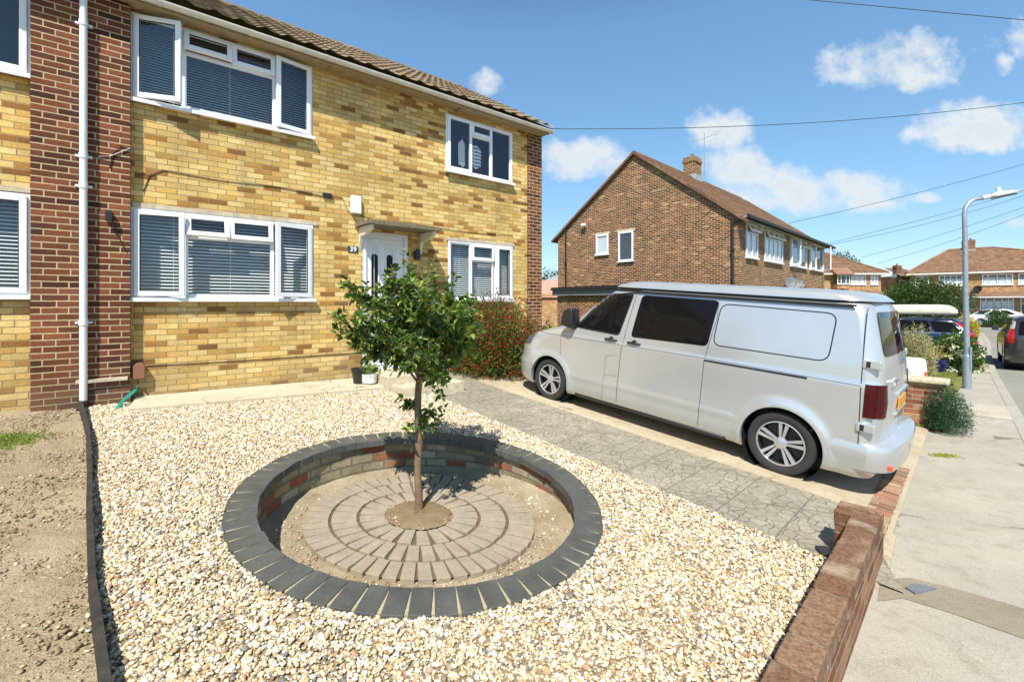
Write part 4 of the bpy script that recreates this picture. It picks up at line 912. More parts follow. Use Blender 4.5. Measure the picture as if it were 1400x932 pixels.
def wheel(parent, x, y, r, rim, sgn, spokes=5, w=.23, steer=0., style='twin'):
    wh = bpy.data.objects.new('wheel', None); COL.objects.link(wh); wh.parent = parent; wh.location = (x, y, r); wh.rotation_euler = (0, 0, (0 if sgn > 0 else PI)+steer)
    t = MB(); pr_ = [(rim-.005, -w+.02), (rim+.01, -w), (r*.93, -w), (r*.985, -w+.02), (r, -w+.045), (r, -.045), (r*.985, -.018), (r*.95, -.004), (r*.86, 0), (rim+.02, -.006), (rim, -.02), (rim-.012, -.05)]
    t.lathe(pr_, 48, axis='y', close=True); t.build('tyre', M['rubber'], wh, 40, uv=False)
    a = MB(); a.lathe([(rim+.004, -.012), (rim+.004, -.006), (rim-.008, -.004), (rim-.012, -.02)], 48, axis='y'); a.lathe([(rim-.012, -.02), (rim-.018, -.04), (rim-.03, -.16), (rim-.03, -w+.02)], 48, 1, axis='y')
    for k in range(spokes):
        an = 2*PI*k/spokes+PI/2+.1
        for s_ in ((-1, 1) if style == 'twin' else (0,)):
            u_ = Vector((math.cos(an), 0, math.sin(an))); v_ = Vector((-math.sin(an), 0, math.cos(an)))
            if style == 'twin': r0, r1 = .055, rim-.01; c0, c1 = s_*.013, s_*.034; w0, w1 = .010, .019
            else: r0, r1 = .05, rim-.01; c0 = c1 = 0; w0, w1 = .03, .04
            P_ = [(u_*r0+v_*(c0-w0)), (u_*r1+v_*(c1-w1)), (u_*r1+v_*(c1+w1)), (u_*r0+v_*(c0+w0))]
            yo = [-.030, -.012, -.012, -.030]; A = [Vector((p.x, q_, p.z)) for p, q_ in zip(P_, yo)]; a.prism(A, (0, -.03, 0))
    a.lathe([(.001, -.014), (.045, -.015), (.062, -.022), (.066, -.05)], 24, axis='y'); a.build('rim', [M['alloy'], M['rim_dark']], wh, 35, uv=False)
    d = MB(); d.lathe([(.001, -.085), (rim-.03, -.085), (rim-.03, -.10), (.001, -.10)], 32, axis='y'); d.build('brake_disc', M['rim_dark'], wh, uv=False); return wh
# ---- the van
VA, VB = gp(1062, 648), gp(749, 546); VXd = (VB-VA); WBL = VXd.length; VXd.normalize(); VL = Vector((0, 0, 1)).cross(VXd).normalized(); VZ = VXd.cross(VL); VS = WBL/3.4
vm = Matrix((VXd, VL, VZ)).transposed().to_4x4(); vo = VA-VL*(.93*VS)
van = thing('campervan', 'silver camper van with raised pop-top roof rail and dark side window parked on the drive', 'van', vo); van.rotation_euler = vm.to_euler(); van.scale = (VS,)*3
zs = sorted({.20, .22, .25}|{round(.25+.03*i, 3) for i in range(1, 54)}|{1.875, 1.90, 1.925, 1.945, 1.96, 1.968})
def vb(x, z):
    o = 0.
    for cx in (0., 3.4):
        r_ = math.hypot(x-cx, z-.33); 
        if z > .05: o += .030*math.exp(-((r_-.425)/.055)**2)
    o += .012*math.exp(-((z-.50)/.03)**2)*(1 if .5 < x < 2.95 else 0)
    if z > 1.12: o -= .012*min(1, (z-1.12)/.03)
    return o
VBd = Body(w=[(.2, .88), (.25, .92), (.34, .935), (1.1, .94), (1.30, .925), (1.6, .88), (1.84, .835), (1.90, .81), (1.945, .75), (1.968, .66)],
    xf=[(.2, 4.22), (.3, 4.32), (.55, 4.34), (.62, 4.30), (.80, 4.27), (.95, 4.17), (1.04, 4.02), (1.12, 3.78), (1.20, 3.48), (1.27, 3.20), (1.6, 2.83), (1.84, 2.52), (1.90, 2.42), (1.945, 2.28), (1.968, 2.1)],
    xr=[(.2, -.80), (.5, -.84), (.95, -.86), (1.3, -.83), (1.8, -.72), (1.90, -.66), (1.945, -.58), (1.968, -.48)], zs=zs, rf=(.62, .42), rr=(.17, .16), bulge=vb, bowf=.14, bowr=.05)
bo = VBd.mesh(150).build('body', M['silver'], van, uv=False)
cut_arches(bo, VBd, (0., 3.4), .40, .335); shade(bo.data, 32)
for f_ in bo.data.polygons:
    pass
for sg in (1, -1):
    for cx in (0., 3.4): 
        l_ = MB(); n_ = 40; A = [(cx+.399*math.cos(2*PI*i/n_), .335+.399*math.sin(2*PI*i/n_)) for i in range(n_)]
        vs = [(x, sg*.585, z) for x, z in A]+[(x, sg*.90, z) for x, z in A]; l_.add(vs, [(i, (i+1) % n_, n_+(i+1) % n_, n_+i) for i in range(n_)]+[tuple(range(n_))]); l_.build('wheel_arch_liner', M['black'], van, uv=False, fix=False)
        wheel(van, cx, sg*.925, .338, .235, sg, steer=0)
for sg in (1, -1):
    VBd.patch(rpoly([(2.92, 1.275), (2.50, 1.80), (1.99, 1.83), (2.13, 1.25)], [.02, .12, .05, .05]), .004, 'side', sg).build('cab_window', M['car_glass'], van, uv=False) if False else None
    fr = VBd.patch(rpoly([(2.96, 1.262), (2.53, 1.82), (1.965, 1.85), (2.115, 1.235)], [.02, .14, .06, .06]), .003, 'side', sg); fr.build('window_surround', M['black'], van, uv=False)
    VBd.patch(rpoly([(2.88, 1.28), (2.49, 1.795), (1.99, 1.822), (2.125, 1.262)], [.02, .12, .05, .05]), .0055, 'side', sg).build('cab_window', M['privacy'], van, uv=False)
    VBd.patch(rpoly([(1.925, 1.245), (1.84, 1.835), (.79, 1.835), (.86, 1.275)], .06), .004, 'side', sg).build('side_window', M['privacy'], van, uv=False)
# indented rear quarter panel outline, seams, rail slot
def seam(pts, w=.006, where='side', mat='black', name='panel_gap', off=.0018): 
    for sg in ((1, -1) if where == 'side' else (1,)):
        line_strip(VBd, pts, w, off, where, sg).build(name, M[mat], van, uv=False, fix=False)
seam([(.80, 1.86), (.79, 1.62), (.845, 1.30), (.875, 1.1), (.90, .24)]); seam([(1.93, 1.86), (2.03, 1.2), (2.06, 1.0), (2.09, .24)], .007); seam([(3.16, 1.27), (3.19, 1.0), (3.17, .78)], .005)
seam([(-.62, 1.87), (-.645, 1.1), (-.665, .55)], .008)
seam(rpoly([(.76, 1.80), (.80, 1.30), (-.36, 1.30), (-.39, 1.79)], .10)+[rpoly([(.76, 1.80), (.80, 1.30), (-.36, 1.30), (-.39, 1.79)], .10)[0]], .012, mat='rim_dark', name='panel_recess', off=.0012)
0 and VBd.patch(rpoly([(.735, 1.775), (.765, 1.325), (-.335, 1.325), (-.365, 1.765)], .08), .006).build('quarter_panel', M['silver'], van, True, uv=False)
seam([(.88, 1.10), (-.20, 1.10)], .022); seam([(4.05, 1.085), (3.2, 1.10), (.88, 1.125), (-.64, 1.115)], .004, mat='rim_dark', name='waist_crease')
seam([(2.30, .92), (2.10, .955)], .004); seam([(2.30, .92), (2.34, .27)], .004); seam([(2.31, .64), (2.08, .66)], .003)
# door handles
for x in (2.24, 1.86):
    for sg in (1, -1):
        h = MB(); y = VBd.side(x, 1.17); h.tube([(x+.10, sg*(y+.022), 1.165), (x, sg*(y+.030), 1.17), (x-.10, sg*(y+.022), 1.165)], [.012, .016, .012], 8); h.tube([(x+.09, sg*y, 1.165), (x+.09, sg*(y+.022), 1.165)], .011, 6); h.tube([(x-.09, sg*y, 1.165), (x-.09, sg*(y+.022), 1.165)], .011, 6)
        h.lathe([(.001, -.001), (.042, .002), (.045, .0)], 16, M=Matrix.Translation((x, sg*(y+.002), 1.165)) @ Matrix.Rotation(-sg*PI/2, 4, 'X')); h.build('door_handle', M['black'], van, True, uv=False)
# mirrors
for sg in (1, -1):
    h = MB(); y = VBd.side(2.98, 1.32); h.prism([(3.10, sg*(y+.0), 1.27), (2.90, sg*(y+.0), 1.25), (2.90, sg*(y+.02), 1.40), (3.0, sg*(y+.0), 1.45)], (0, sg*.10, 0))
    hx = [(3.12, 1.29), (3.08, 1.50), (2.98, 1.56), (2.90, 1.55), (2.88, 1.30), (2.94, 1.25)]; h.prism([(a, sg*(y+.05), b) for a, b in hx], (0, sg*.20, 0)); h.build('wing_mirror', M['black'], van, 30, uv=False, bevel=.02)
# front lamps, grille, windscreen
for sg in (1, -1):
    VBd.patch(rpoly([(4.12, 1.02), (3.76, 1.075), (3.86, .88), (4.16, .84)] if False else [(4.16, 1.0), (3.80, 1.07), (3.90, .86), (4.2, .83)], .03), .006, 'side', sg, .03).build('headlight', M['headlamp'], van, uv=False)
VBd.patch(rpoly([(-.62, .84), (.62, .84), (.60, .95), (-.60, .95)], .02), .006, 'front').build('grille', M['black'], van, uv=False)
VBd.patch(rpoly([(-.72, 1.31), (.72, 1.31), (.58, 1.83), (-.58, 1.83)], .08), .006, 'front').build('windscreen', M['privacy'], van, uv=False)
sp_l = MB(); n_ = 16
pts = []
for i in range(n_+1): 
    a = -.80+1.6*i/n_; x = VBd.front(a, .24); pts.append((x, a))
sp_l.add([(x+.05, y, .17) for x, y in pts]+[(x+.05, y, .23) for x, y in pts]+[(x-.05, y, .26) for x, y in pts], [(i, i+1, n_+2+i, n_+1+i) for i in range(n_)]+[(n_+1+i, n_+2+i, 2*n_+3+i, 2*n_+2+i) for i in range(n_)])
sp_l.build('front_spoiler', M['silver'], van, True, uv=False, fix=False)
# sill bar
for sg in (1, -1): h = MB(); h.tube([(.52, sg*.80, .24), (.60, sg*.89, .22), (2.85, sg*.89, .22), (2.93, sg*.80, .24)], .032, 12); h.build('side_bar', M['black'], van, True, uv=False)
# pop-top roof
rt = []; tabw = [(1.90, .80), (1.935, .805), (1.96, .80), (2.0, .775), (2.025, .72), (2.04, .60)]
RF = Body(w=[(1.88, .80), (1.93, .815), (1.955, .81), (2.0, .785), (2.02, .74), (2.035, .62)], xf=[(1.88, 2.52), (1.93, 2.47), (1.955, 2.44), (2.0, 2.30), (2.02, 2.20), (2.035, 2.0)], xr=[(1.88, -.66), (1.93, -.67), (1.955, -.64), (2.0, -.58), (2.02, -.5), (2.035, -.36)], zs=[1.93, 1.94, 1.955, 1.975, 2.0, 2.01, 2.02, 2.03, 2.035], rf=(.5, .5), rr=(.25, .3))
RF.mesh(60).build('pop_top_roof', M['silver'], van, 40, uv=False)
RF2 = Body(w=[(1.86, .80), (1.95, .80)], xf=[(1.86, 2.5), (1.95, 2.42)], xr=[(1.86, -.6), (1.95, -.63)], zs=[1.885, 1.90, 1.929], rf=(.5, .5), rr=(.25, .3)); RF2.mesh(40).build('roof_seal', M['black'], van, 40, uv=False)
h = MB(); h.box(-.54, 2.30, .818, .845, 1.868, 1.892); h.box(-.54, 2.30, -.845, -.818, 1.868, 1.892); h.build('awning_rail', M['black'], van, uv=False, bevel=.006)
# tail: glass, lamps, plate, hinges, bumper, lettering
VBd.patch(rpoly([(-.76, 1.40), (.76, 1.40), (.71, 1.83), (-.71, 1.83)], .08), .005, 'rear').build('rear_window', M['privacy'], van, uv=False)
for sg in (1, -1):
    a0_ = VBd.side(-.67, 1.0)
    tl = MB(); zz = [.82+.04*i for i in range(9)]; us = [i/8 for i in range(9)]; vs = []
    for z in zz:
        b = VBd.Bk(z); w_ = VBd.W(z)
        for q_ in us:                          # wrap the lamp round the corner: part on the side, part on the tail
            if q_ < .45: x = -.665-(.665-.665)*q_; x = -.665+(b+.17*.45-(-.665))*q_/.45 if False else -.675-(.11)*(q_/.45); y = VBd.side(x, z)+.007; vs.append((x-.003, sg*y, z))
            else: y = w_-.015-(.17)*(q_-.45)/.55; y0_ = VBd.side(-.785, z) if False else None; vs.append((VBd.rear(y, z)-.008, sg*(y+.004), z))
    tl.add(vs, [(j*9+i, j*9+i+1, (j+1)*9+i+1, (j+1)*9+i) for j in range(8) for i in range(8)]); lamp = tl.build('tail_light', M['tail'], van, True, uv=False, fix=False)
    for z in (.50, 1.27) if False else (.72, 1.33):
        hg = MB(); y = VBd.side(-.70, z); hg.box(-.785, -.635, sg*(y-.02) if sg > 0 else -(y+.022), sg*(y+.022) if sg > 0 else -(y-.02), z-.045, z+.045); ho = hg.build('door_hinge', M['silver'], van, uv=False, bevel=.014)
        hb = MB(); hb.box(-.70, -.668, *sorted((sg*(y+.020), sg*(y+.026))), z-.028, z+.028); hb.build('hinge_recess', M['black'], ho, uv=False)
pl_m = VBd.patch([(-.26, .78), (.26, .78), (.26, .90), (-.26, .90)], .022, 'rear', 1, .2); pl_m.v = [(VBd.Bk(.84)-.022, v[1], v[2]) for v in pl_m.v]; 
hs = MB(); hs.box(VBd.Bk(.84)-.012, VBd.Bk(.84)+.05, -.36, .36, .78, .81); hs.box(VBd.Bk(.95)-.012, VBd.Bk(.95)+.05, -.36, .36, .975, 1.02); hs.build('plate_housing', M['silver'], van, uv=False, bevel=.01)
for y_ in (0,): pb_ = MB(); x = VBd.Bk(.84)-.004; pb_.box(x-.010, x, -.26, .26, .83, .94); pb_.build('number_plate', M['plate'], van, uv=False)
text('TRANSPORTER', .055, (VBd.Bk(1.14)-.012, .46, 1.14), (PI/2, 0, -PI/2), M['chrome'], van, 'tail_lettering', .003)
seam([(0, 1.9), (0, .5)], .006, 'rear')
bd = Body(w=[(.26, .86), (.30, .93), (.46, .955), (.50, .95), (.56, .935)], xf=[(.2, -.26), (.6, -.26)], xr=[(.26, -.90), (.30, -.96), (.50, -.98), (.545, -.97), (.56, -.94)], zs=[.26, .28, .30, .35, .40, .45, .50, .53, .545, .56], rf=(.05, .05), rr=(.24, .26), bowr=.08)
bm_ = bd.mesh(30, 12, 12).build('rear_bumper', M['silver'], van, uv=False); cut_arches(bm_, bd, (0.,), .40, .335); shade(bm_.data, 38)
rf_ = MB(); rf_.box(bd.rear(.74, .34)-.01, bd.rear(.74, .34)+.02, .66, .80, .33, .365); rf_.build('reflector', M['amber'], van, uv=False)
# ---- other cars
def car(name, label, loc, rz, P, group=None):
    c = thing(name, label, 'car', loc, rz, group); B = Body(P['w'], P['xf'], P['xr'], P['zs'], P.get('rf', (.5, .4)), P.get('rr', (.35, .3)), P.get('bulge'), P.get('bowf', .12), P.get('bowr', .06))
    b = B.mesh(70, 10, 8).build('body', P['paint'], c, uv=False); r = P['r']; cut_arches(b, B, P['wx'], r+.05, r); shade(b.data, 32)
    for cx in P['wx']:
        for sg in (1, -1):
            l_ = MB(); n_ = 28; A = [(cx+(r+.049)*math.cos(2*PI*i/n_), r+(r+.049)*math.sin(2*PI*i/n_)) for i in range(n_)]; hw = P['hw']
            vs = [(x, sg*.505, z) for x, z in A]+[(x, sg*(hw-.06), z) for x, z in A]; l_.add(vs, [(i, (i+1) % n_, n_+(i+1) % n_, n_+i) for i in range(n_)]+[tuple(range(n_))]); l_.build('wheel_arch_liner', M['black'], c, uv=False, fix=False); wheel(c, cx, sg*(hw-.01), r, r*.66, sg, style='single', w=.2)
    for sg in (1, -1):
        for pl in P['side_win']: B.patch(rpoly(pl, .05), .004, 'side', sg).build('side_window', M['privacy'], c, uv=False)
        if P.get('trim'): line_strip(B, P['trim'], .03, .008, 'side', sg).build('window_trim', M['chrome'], c, uv=False, fix=False)
        mr = MB(); y = B.side(P['mir'][0], P['mir'][1]); mr.tube([(P['mir'][0], sg*(y-.03), P['mir'][1]), (P['mir'][0], sg*(y+.13), P['mir'][1]+.03)], .02, 6); mx_, mz_ = P['mir']; mr.prism([(mx_+.07, sg*(y+.08), mz_), (mx_+.05, sg*(y+.08), mz_+.13), (mx_-.04, sg*(y+.08), mz_+.14), (mx_-.06, sg*(y+.08), mz_)], (0, sg*.16, 0)); mr.build('wing_mirror', P.get('mirmat', M['black']), c, uv=False, bevel=.015)
        for pl, mt in P['lamps']: B.patch(rpoly(pl, .03), .007, 'rear', 1, .04).build('tail_light', mt, c, True, uv=False) if sg > 0 else B.patch([(-a, z) for a, z in rpoly(pl, .03)][::-1], .007, 'rear', 1, .04).build('tail_light', mt, c, True, uv=False)
    B.patch(rpoly(P['rear_win'], .06), .005, 'rear').build('rear_window', M['privacy'], c, uv=False); B.patch(rpoly(P['screen'], .06), .005, 'front').build('windscreen', M['privacy'], c, uv=False)
    if P.get('plate'): z = P['plate']; x = B.Bk(z)-.012; pb = MB(); pb.box(x, x+.01, -.26, .26, z-.055, z+.055); pb.build('number_plate', M['plate'], c, uv=False)
    if P.get('bump'): z0, z1, mt = P['bump']; bb = MB(); xr_ = B.Bk(z0)-.05; n_ = 12; ys = [-(P['hw']-.03)+2*(P['hw']-.03)*i/n_ for i in range(n_+1)]; bb.add([(xr_+.16*(abs(y)/P['hw'])**4, y, z0) for y in ys]+[(xr_+.16*(abs(y)/P['hw'])**4, y, z1) for y in ys]+[(xr_+.10+.16*(abs(y)/P['hw'])**4, y, z1+.02) for y in ys]+[(xr_+.10+.16*(abs(y)/P['hw'])**4, y, z0-.02) for y in ys], [(r_*(n_+1)+i, r_*(n_+1)+i+1, ((r_+1) % 4)*(n_+1)+i+1, ((r_+1) % 4)*(n_+1)+i) for r_ in range(4) for i in range(n_)]); bb.build('rear_bumper', mt, c, 40, uv=False)
    return c, B
zz = lambda a, b, s=.05: [a+(b-a)*i/round((b-a)/s) for i in range(round((b-a)/s)+1)]
# blue estate behind the shrubs, nose towards its house (behind rear axle origin)
M['navy_paint'] = paint('navy_paint', (.018, .035, .075), .5, .22); M['dark_green_paint'] = paint('charcoal_green_paint', (.07, .075, .075), .6, .25); M['white_paint'] = paint('white_paint', (.72, .73, .74), .0, .25)
def estate(paintm): return dict(paint=paintm, hw=.90, r=.32, wx=(0., 2.72), w=[(.2, .84), (.3, .89), (.6, .90), (.88, .89), (.95, .86), (1.2, .76), (1.38, .66), (1.45, .55), (1.47, .40)],
    xf=[(.2, 3.5), (.5, 3.62), (.65, 3.55), (.78, 3.2), (.88, 2.65), (.95, 2.3), (1.2, 1.85), (1.38, 1.45), (1.45, 1.2), (1.47, .9)], xr=[(.2, -.85), (.5, -.98), (.85, -.96), (.95, -.92), (1.2, -.74), (1.38, -.56), (1.45, -.42), (1.47, -.25)],
    zs=zz(.2, 1.40, .05)+[1.43, 1.45, 1.465, 1.47], side_win=[[(2.15, .98), (1.72, 1.30), (1.15, 1.37), (1.15, .97)], [(1.05, .97), (1.05, 1.37), (.25, 1.37), (.12, .97)], [(.05, .98), (.18, 1.36), (-.35, 1.32), (-.62, 1.02)]],
    trim=[(2.2, .95), (-.45, .96), (-.66, 1.0), (-.62, 1.12), (-.42, 1.34), (.2, 1.40), (1.3, 1.40)], mir=(1.95, .98), lamps=[([(.62, .62), (.86, .62), (.80, .98), (.66, 1.0)], M['red_lens']), ([(.66, 1.0), (.78, 1.0), (.66, 1.33), (.58, 1.33)], M['red_lens'])],
    rear_win=[(-.62, 1.0), (.62, 1.0), (.52, 1.33), (-.52, 1.33)], screen=[(-.62, .99), (.62, .99), (.5, 1.36), (-.5, 1.36)], plate=.8, bump=(.42, .56, paintm))
z0_ = SH(15.1)
bp = Vector((16.05, 15.15, z0_)); brz = math.atan2(.73, -.68)
blue, BB = car('estate_car', 'dark blue estate car with pale roof box, tail towards the street', bp-Vector((math.cos(brz), math.sin(brz), 0))*(-.95), brz, estate(M['navy_paint']))
th_ = MB(); th_.tube([(-.95, 0, .36), (-1.08, 0, .35), (-1.16, 0, .38), (-1.16, 0, .44)], .022, 8); th_.lathe([(.001, .03), (.03, .01), (.03, -.01), (.015, -.03)], 10, M=Matrix.Translation((-1.16, 0, .46))); th_.build('tow_bar', M['black'], blue, True, uv=False)
for x in (.0, 1.1):
    rb = MB(); rb.box(x-.03, x+.03, -.66, .66, 1.54, 1.57); rb.box(x-.03, x+.03, .58, .66, 1.40, 1.54); rb.box(x-.03, x+.03, -.66, -.58, 1.40, 1.54); rb.build('roof_bar', M['black'], blue, uv=False)
bx = Body(w=[(0, .36), (.05, .40), (.17, .41), (.28, .37), (.34, .28), (.36, .18)], xf=[(0, 1.5), (.05, 1.62), (.17, 1.58), (.28, 1.15), (.34, .8), (.36, .5)], xr=[(0, -1.1), (.05, -1.15), (.17, -1.13), (.28, -1.02), (.34, -.9), (.36, -.7)], zs=[0, .02, .05, .10, .17, .22, .28, .31, .34, .355, .36], rf=(.9, .34), rr=(.2, .2))
M['ivory'] = simple('ivory_plastic', (.66, .64, .52), .35, 0, .04)
rbx = bx.mesh(40).build('roof_box', M['ivory'], None, True, uv=False); tag(rbx, 'cream roof box carried on top of the dark blue estate car', 'roof box'); rbx.rotation_euler.z = brz
rbx.location = blue.matrix_basis @ Vector((0, 0, 0)); rbx.location = blue.location+Vector((math.cos(brz)*.65, math.sin(brz)*.65, 1.575))
# dark four-by-four at the right edge, seen from behind
sv = dict(paint=M['dark_green_paint'], hw=.90, r=.35, wx=(0., 2.62), w=[(.25, .84), (.35, .89), (.7, .90), (1.0, .89), (1.08, .86), (1.4, .76), (1.6, .68), (1.66, .58), (1.68, .40)],
    xf=[(.25, 3.4), (.6, 3.52), (.85, 3.45), (.98, 3.1), (1.06, 2.5), (1.1, 2.3), (1.4, 1.85), (1.6, 1.5), (1.66, 1.3), (1.68, 1.0)], xr=[(.25, -.75), (.5, -.85), (1.0, -.86), (1.1, -.83), (1.4, -.72), (1.6, -.62), (1.66, -.55), (1.68, -.4)],
    zs=zz(.25, 1.60, .05)+[1.63, 1.65, 1.67, 1.68], side_win=[[(2.15, 1.12), (1.76, 1.48), (1.1, 1.55), (1.1, 1.1)], [(1.0, 1.1), (1.0, 1.55), (.2, 1.55), (.1, 1.1)], [(.02, 1.12), (.1, 1.53), (-.42, 1.48), (-.6, 1.14)]],
    mir=(2.0, 1.12), lamps=[([(.70, .85), (.86, .86), (.80, 1.28), (.68, 1.28)], M['red_lens']), ([(.68, 1.285), (.79, 1.285), (.72, 1.52), (.64, 1.52)], M['ivory'])], rear_win=[(-.62, 1.1), (.62, 1.1), (.56, 1.52), (-.56, 1.52)], screen=[(-.66, 1.13), (.66, 1.13), (.55, 1.56), (-.55, 1.56)], plate=.82, bump=(.48, .66, M['dark_green_paint']), bowr=.03)
q0 = sp(1374, 500); srz = math.atan2(.70, .714)
# its near-left rear corner stands on q0's bearing
sl = Vector((math.cos(srz), math.sin(srz), 0)); sn = Vector((-sl.y, sl.x, 0)); org = Vector((q0.x, q0.y, 0))+sl*.35-sn*.86; org.z = SH(org.y)-.10
car('off_road_car', 'dark grey green off-road car parked on the road at the right edge', org, srz, sv)
# white saloons in the distance
wc = estate(M['white_paint']); wc['xr'] = [(.2, -.85), (.5, -.98), (.85, -.96), (.95, -.75), (1.2, -.35), (1.38, .15), (1.45, .4), (1.47, .6)]; wc['side_win'] = [[(2.15, .98), (1.72, 1.30), (1.15, 1.37), (1.15, .97)], [(1.05, .97), (1.05, 1.37), (.55, 1.34), (.05, .99)]]; wc['trim'] = None; wc['rear_win'] = [(-.55, 1.0), (.55, 1.0), (.48, 1.30), (-.48, 1.30)]
wc['lamps'] = [([(.62, .70), (.86, .70), (.84, .86), (.66, .86)], M['red_lens'])]
q0 = sp(1394, 446); wr = math.atan2(.17, -1.); car('white_coupe', 'low white car parked before the far right house', Vector((q0.x, q0.y+.9, SH(q0.y)-.0)), wr, wc)
q0 = sp(1418, 446); wd_ = dict(wc); wd_['paint'] = M['dark_green_paint']; car('dark_saloon', 'dark car glimpsed behind the low white car at the right edge', Vector((q0.x+.8, q0.y+3.0, SH(q0.y))), wr, wd_)
# ------------------------------------------------------------------ the other houses
M['old_roof'] = tile_mat('old_brown_tile', (.15, .083, .05), (.22, .122, .073), (.30, .21, .13))
M['lead'] = simple('grey_lead', (.45, .48, .5), .4, .3, .1)
M['curtain'] = simple('net_curtain', (.66, .68, .70), .8, 0, .1, 3)
def small_window(parent, x0, x1, z0, z1, mull=(), trans=None, y=0., curtain=.55, openings=(), sill=True, fw=.06, label=None, topsash=False):
    """framed window standing 2 cm proud of a far wall; mull = fractions, trans = height fraction"""
    f = MB(); bars(f, x0, x1, z0, z1, fw, y-.05, y+.02); xs = [x0+fw]+[x0+(x1-x0)*m for m in mull]+[x1-fw]
    for m in mull: f.box(x0+(x1-x0)*m-.03, x0+(x1-x0)*m+.03, y-.047, y+.018, z0+fw, z1-fw)
    if trans: zt = z0+(z1-z0)*trans; f.box(x0+fw, x1-fw, y-.044, y+.016, zt-.025, zt+.025)
    if sill: f.box(x0-.05, x1+.05, y-.10, y-.0, z0-.06, z0-.001)
    w_ = f.build('window', M['upvc'], parent, uv=False)
    if label: w_['label'] = label
    p = MB(); p.box(x0+fw, x1-fw, y-.012, y-.006, z0+fw, z1-fw); p.build('pane', M['glass'], w_, uv=False)
    b = MB(); b.quad((x0+fw, y+.0, z0+fw), (x1-fw, y+.0, z0+fw), (x1-fw, y+.0, z1-fw), (x0+fw, y+.0, z1-fw)); b.build('room_lining', M['dark'], w_, uv=False, fix=False)
    if curtain:
        c = MB(); 
        for a, b_ in zip(xs, xs[1:]): g = (b_-a)*.12; c.quad((a+g, y-.004, z0+fw+.02), (b_-g, y-.004, z0+fw+.02), (b_-g, y-.004, z0+(z1-z0)*(trans or .92)-.05), (a+g, y-.004, z0+(z1-z0)*(trans or .92)-.05))
        c.build('net_curtain', M['curtain'], w_, uv=False, fix=False)
    for (a, b_, c0, c1, hg, ang) in openings:
        s = MB(); W_, H2 = (b_-a), (c1-c0)
        if hg == 'L': T = Matrix.Translation((a, y-.05, c0)) @ Matrix.Rotation(-ang, 4, 'Z'); ox = 0
        elif hg == 'R': T = Matrix.Translation((b_, y-.05, c0)) @ Matrix.Rotation(ang, 4, 'Z'); ox = -W_
        else: T = Matrix.Translation((a, y-.05, c1)) @ Matrix.Rotation(-ang, 4, 'X'); ox = 0
        oz = -H2 if hg == 'T' else 0; bars(s, ox, ox+W_, oz, oz+H2, .055, -.03, .02); o = s.build('sash', M['upvc'], w_, uv=False); o.matrix_local = T
        p = MB(); p.box(ox+.055, ox+W_-.055, -.008, -.002, oz+.055, oz+H2-.055); o = p.build('pane', M['glass'], w_, uv=False); o.matrix_local = T
    return w_
def chimney(parent, x, y, z0, z1, w=.7, d=.5, pots=2, name='chimney', mat='tan_brick'):
    c = MB(); c.box(x-w/2, x+w/2, y-d/2, y+d/2, z0, z1-.30); c.box(x-w/2-.04, x+w/2+.04, y-d/2-.04, y+d/2+.04, z1-.30, z1-.15); c.box(x-w/2-.0, x+w/2+.0, y-d/2-.0, y+d/2+.0, z1-.15, z1)
    ch = c.build(name, M[mat], parent)
    for k in range(pots): p = MB(); xx = x+(k-(pots-1)/2)*.3; p.lathe([(.11, z1-.02), (.10, z1+.02), (.085, z1+.16), (.10, z1+.20), (.07, z1+.20)], 12, M=Matrix.Translation((xx, y, 0))); p.build('chimney_pot', M['terracotta'], ch, 40, uv=False)
    fl_ = MB(); fl_.box(x-w/2-.05, x+w/2+.05, y-d/2-.06, y+d/2+.06, z0+.0, z0+.42); fl_.build('lead_flashing', M['lead'], ch, uv=False)
    return ch
# ---- house with the gable end
A2_ = CAM+Vector(((1008-CX)/FOC*16.4, 16.4, 0)); A2_.z = 0
F2_ = Frame(A2_, (.729, .684)); BZ = -1.05
h2 = thing('brown_brick_house', 'brown brick semi-detached house with a tall gable end behind the van', 'house', (A2_.x, A2_.y, 0), F2_.rot)
DP = 8.7; yl, zl = F2_.hitx(763, 330); DP = yl; yr_, zr_ = F2_.hitx(868, 209); ze_ = F2_.hitx(1008, 293)[1]; zel = F2_.hitx(757, 324)[1]; LEN2 = F2_.hit(1127, 336)[0]
print('house2 depth', DP, 'ridge', yr_, zr_, 'eaves', ze_, zel, 'len', LEN2)
ze_ = min(ze_, zel+.2); w = MB()
gw1 = [F2_.hitx(815.4, 322), F2_.hitx(832, 347)]; gw2 = [F2_.hitx(846, 318), F2_.hitx(866, 356)]
slope = (zr_-ze_)/yr_; 
w.prism([(0, 0, BZ), (0, 0, ze_), (0, yr_, zr_-.08), (0, DP, zel), (0, DP, BZ)], (LEN2, 0, 0)); w.build('wall', M['tan_brick'], h2)
# roof slopes: front and back, overhanging the gable
ov = -.12
def slope_pt(y): return ze_+slope*y
rf2 = tiled('roof', h2, (ov, -.42, slope_pt(-.42)+.03), (LEN2+.3, -.42, slope_pt(-.42)+.03), (LEN2+.3, yr_, zr_+.03), (ov, yr_, zr_+.03), M['old_roof'], wave=.012, step=.018, sub=5, tw=.33)
sb_ = (zr_-zel)/(DP-yr_); bk = MB(); bk.prism([(ov, yr_, zr_+.02), (ov, DP+.35, zel-.35*sb_+.02), (ov, DP+.35, zel-.35*sb_-.05), (ov, yr_, zr_-.06)], (LEN2+.4, 0, 0)); bk.build('rear_slope', M['old_roof'], rf2)
c = MB(); 
for i in range(28): c.tube([(ov+.46*i, yr_, zr_-.02), (ov+.46*i+.44, yr_, zr_-.03)], .10, 10)
c.build('ridge_tiles', M['old_roof'], rf2, 50)
vgm = MB(); n_ = 30
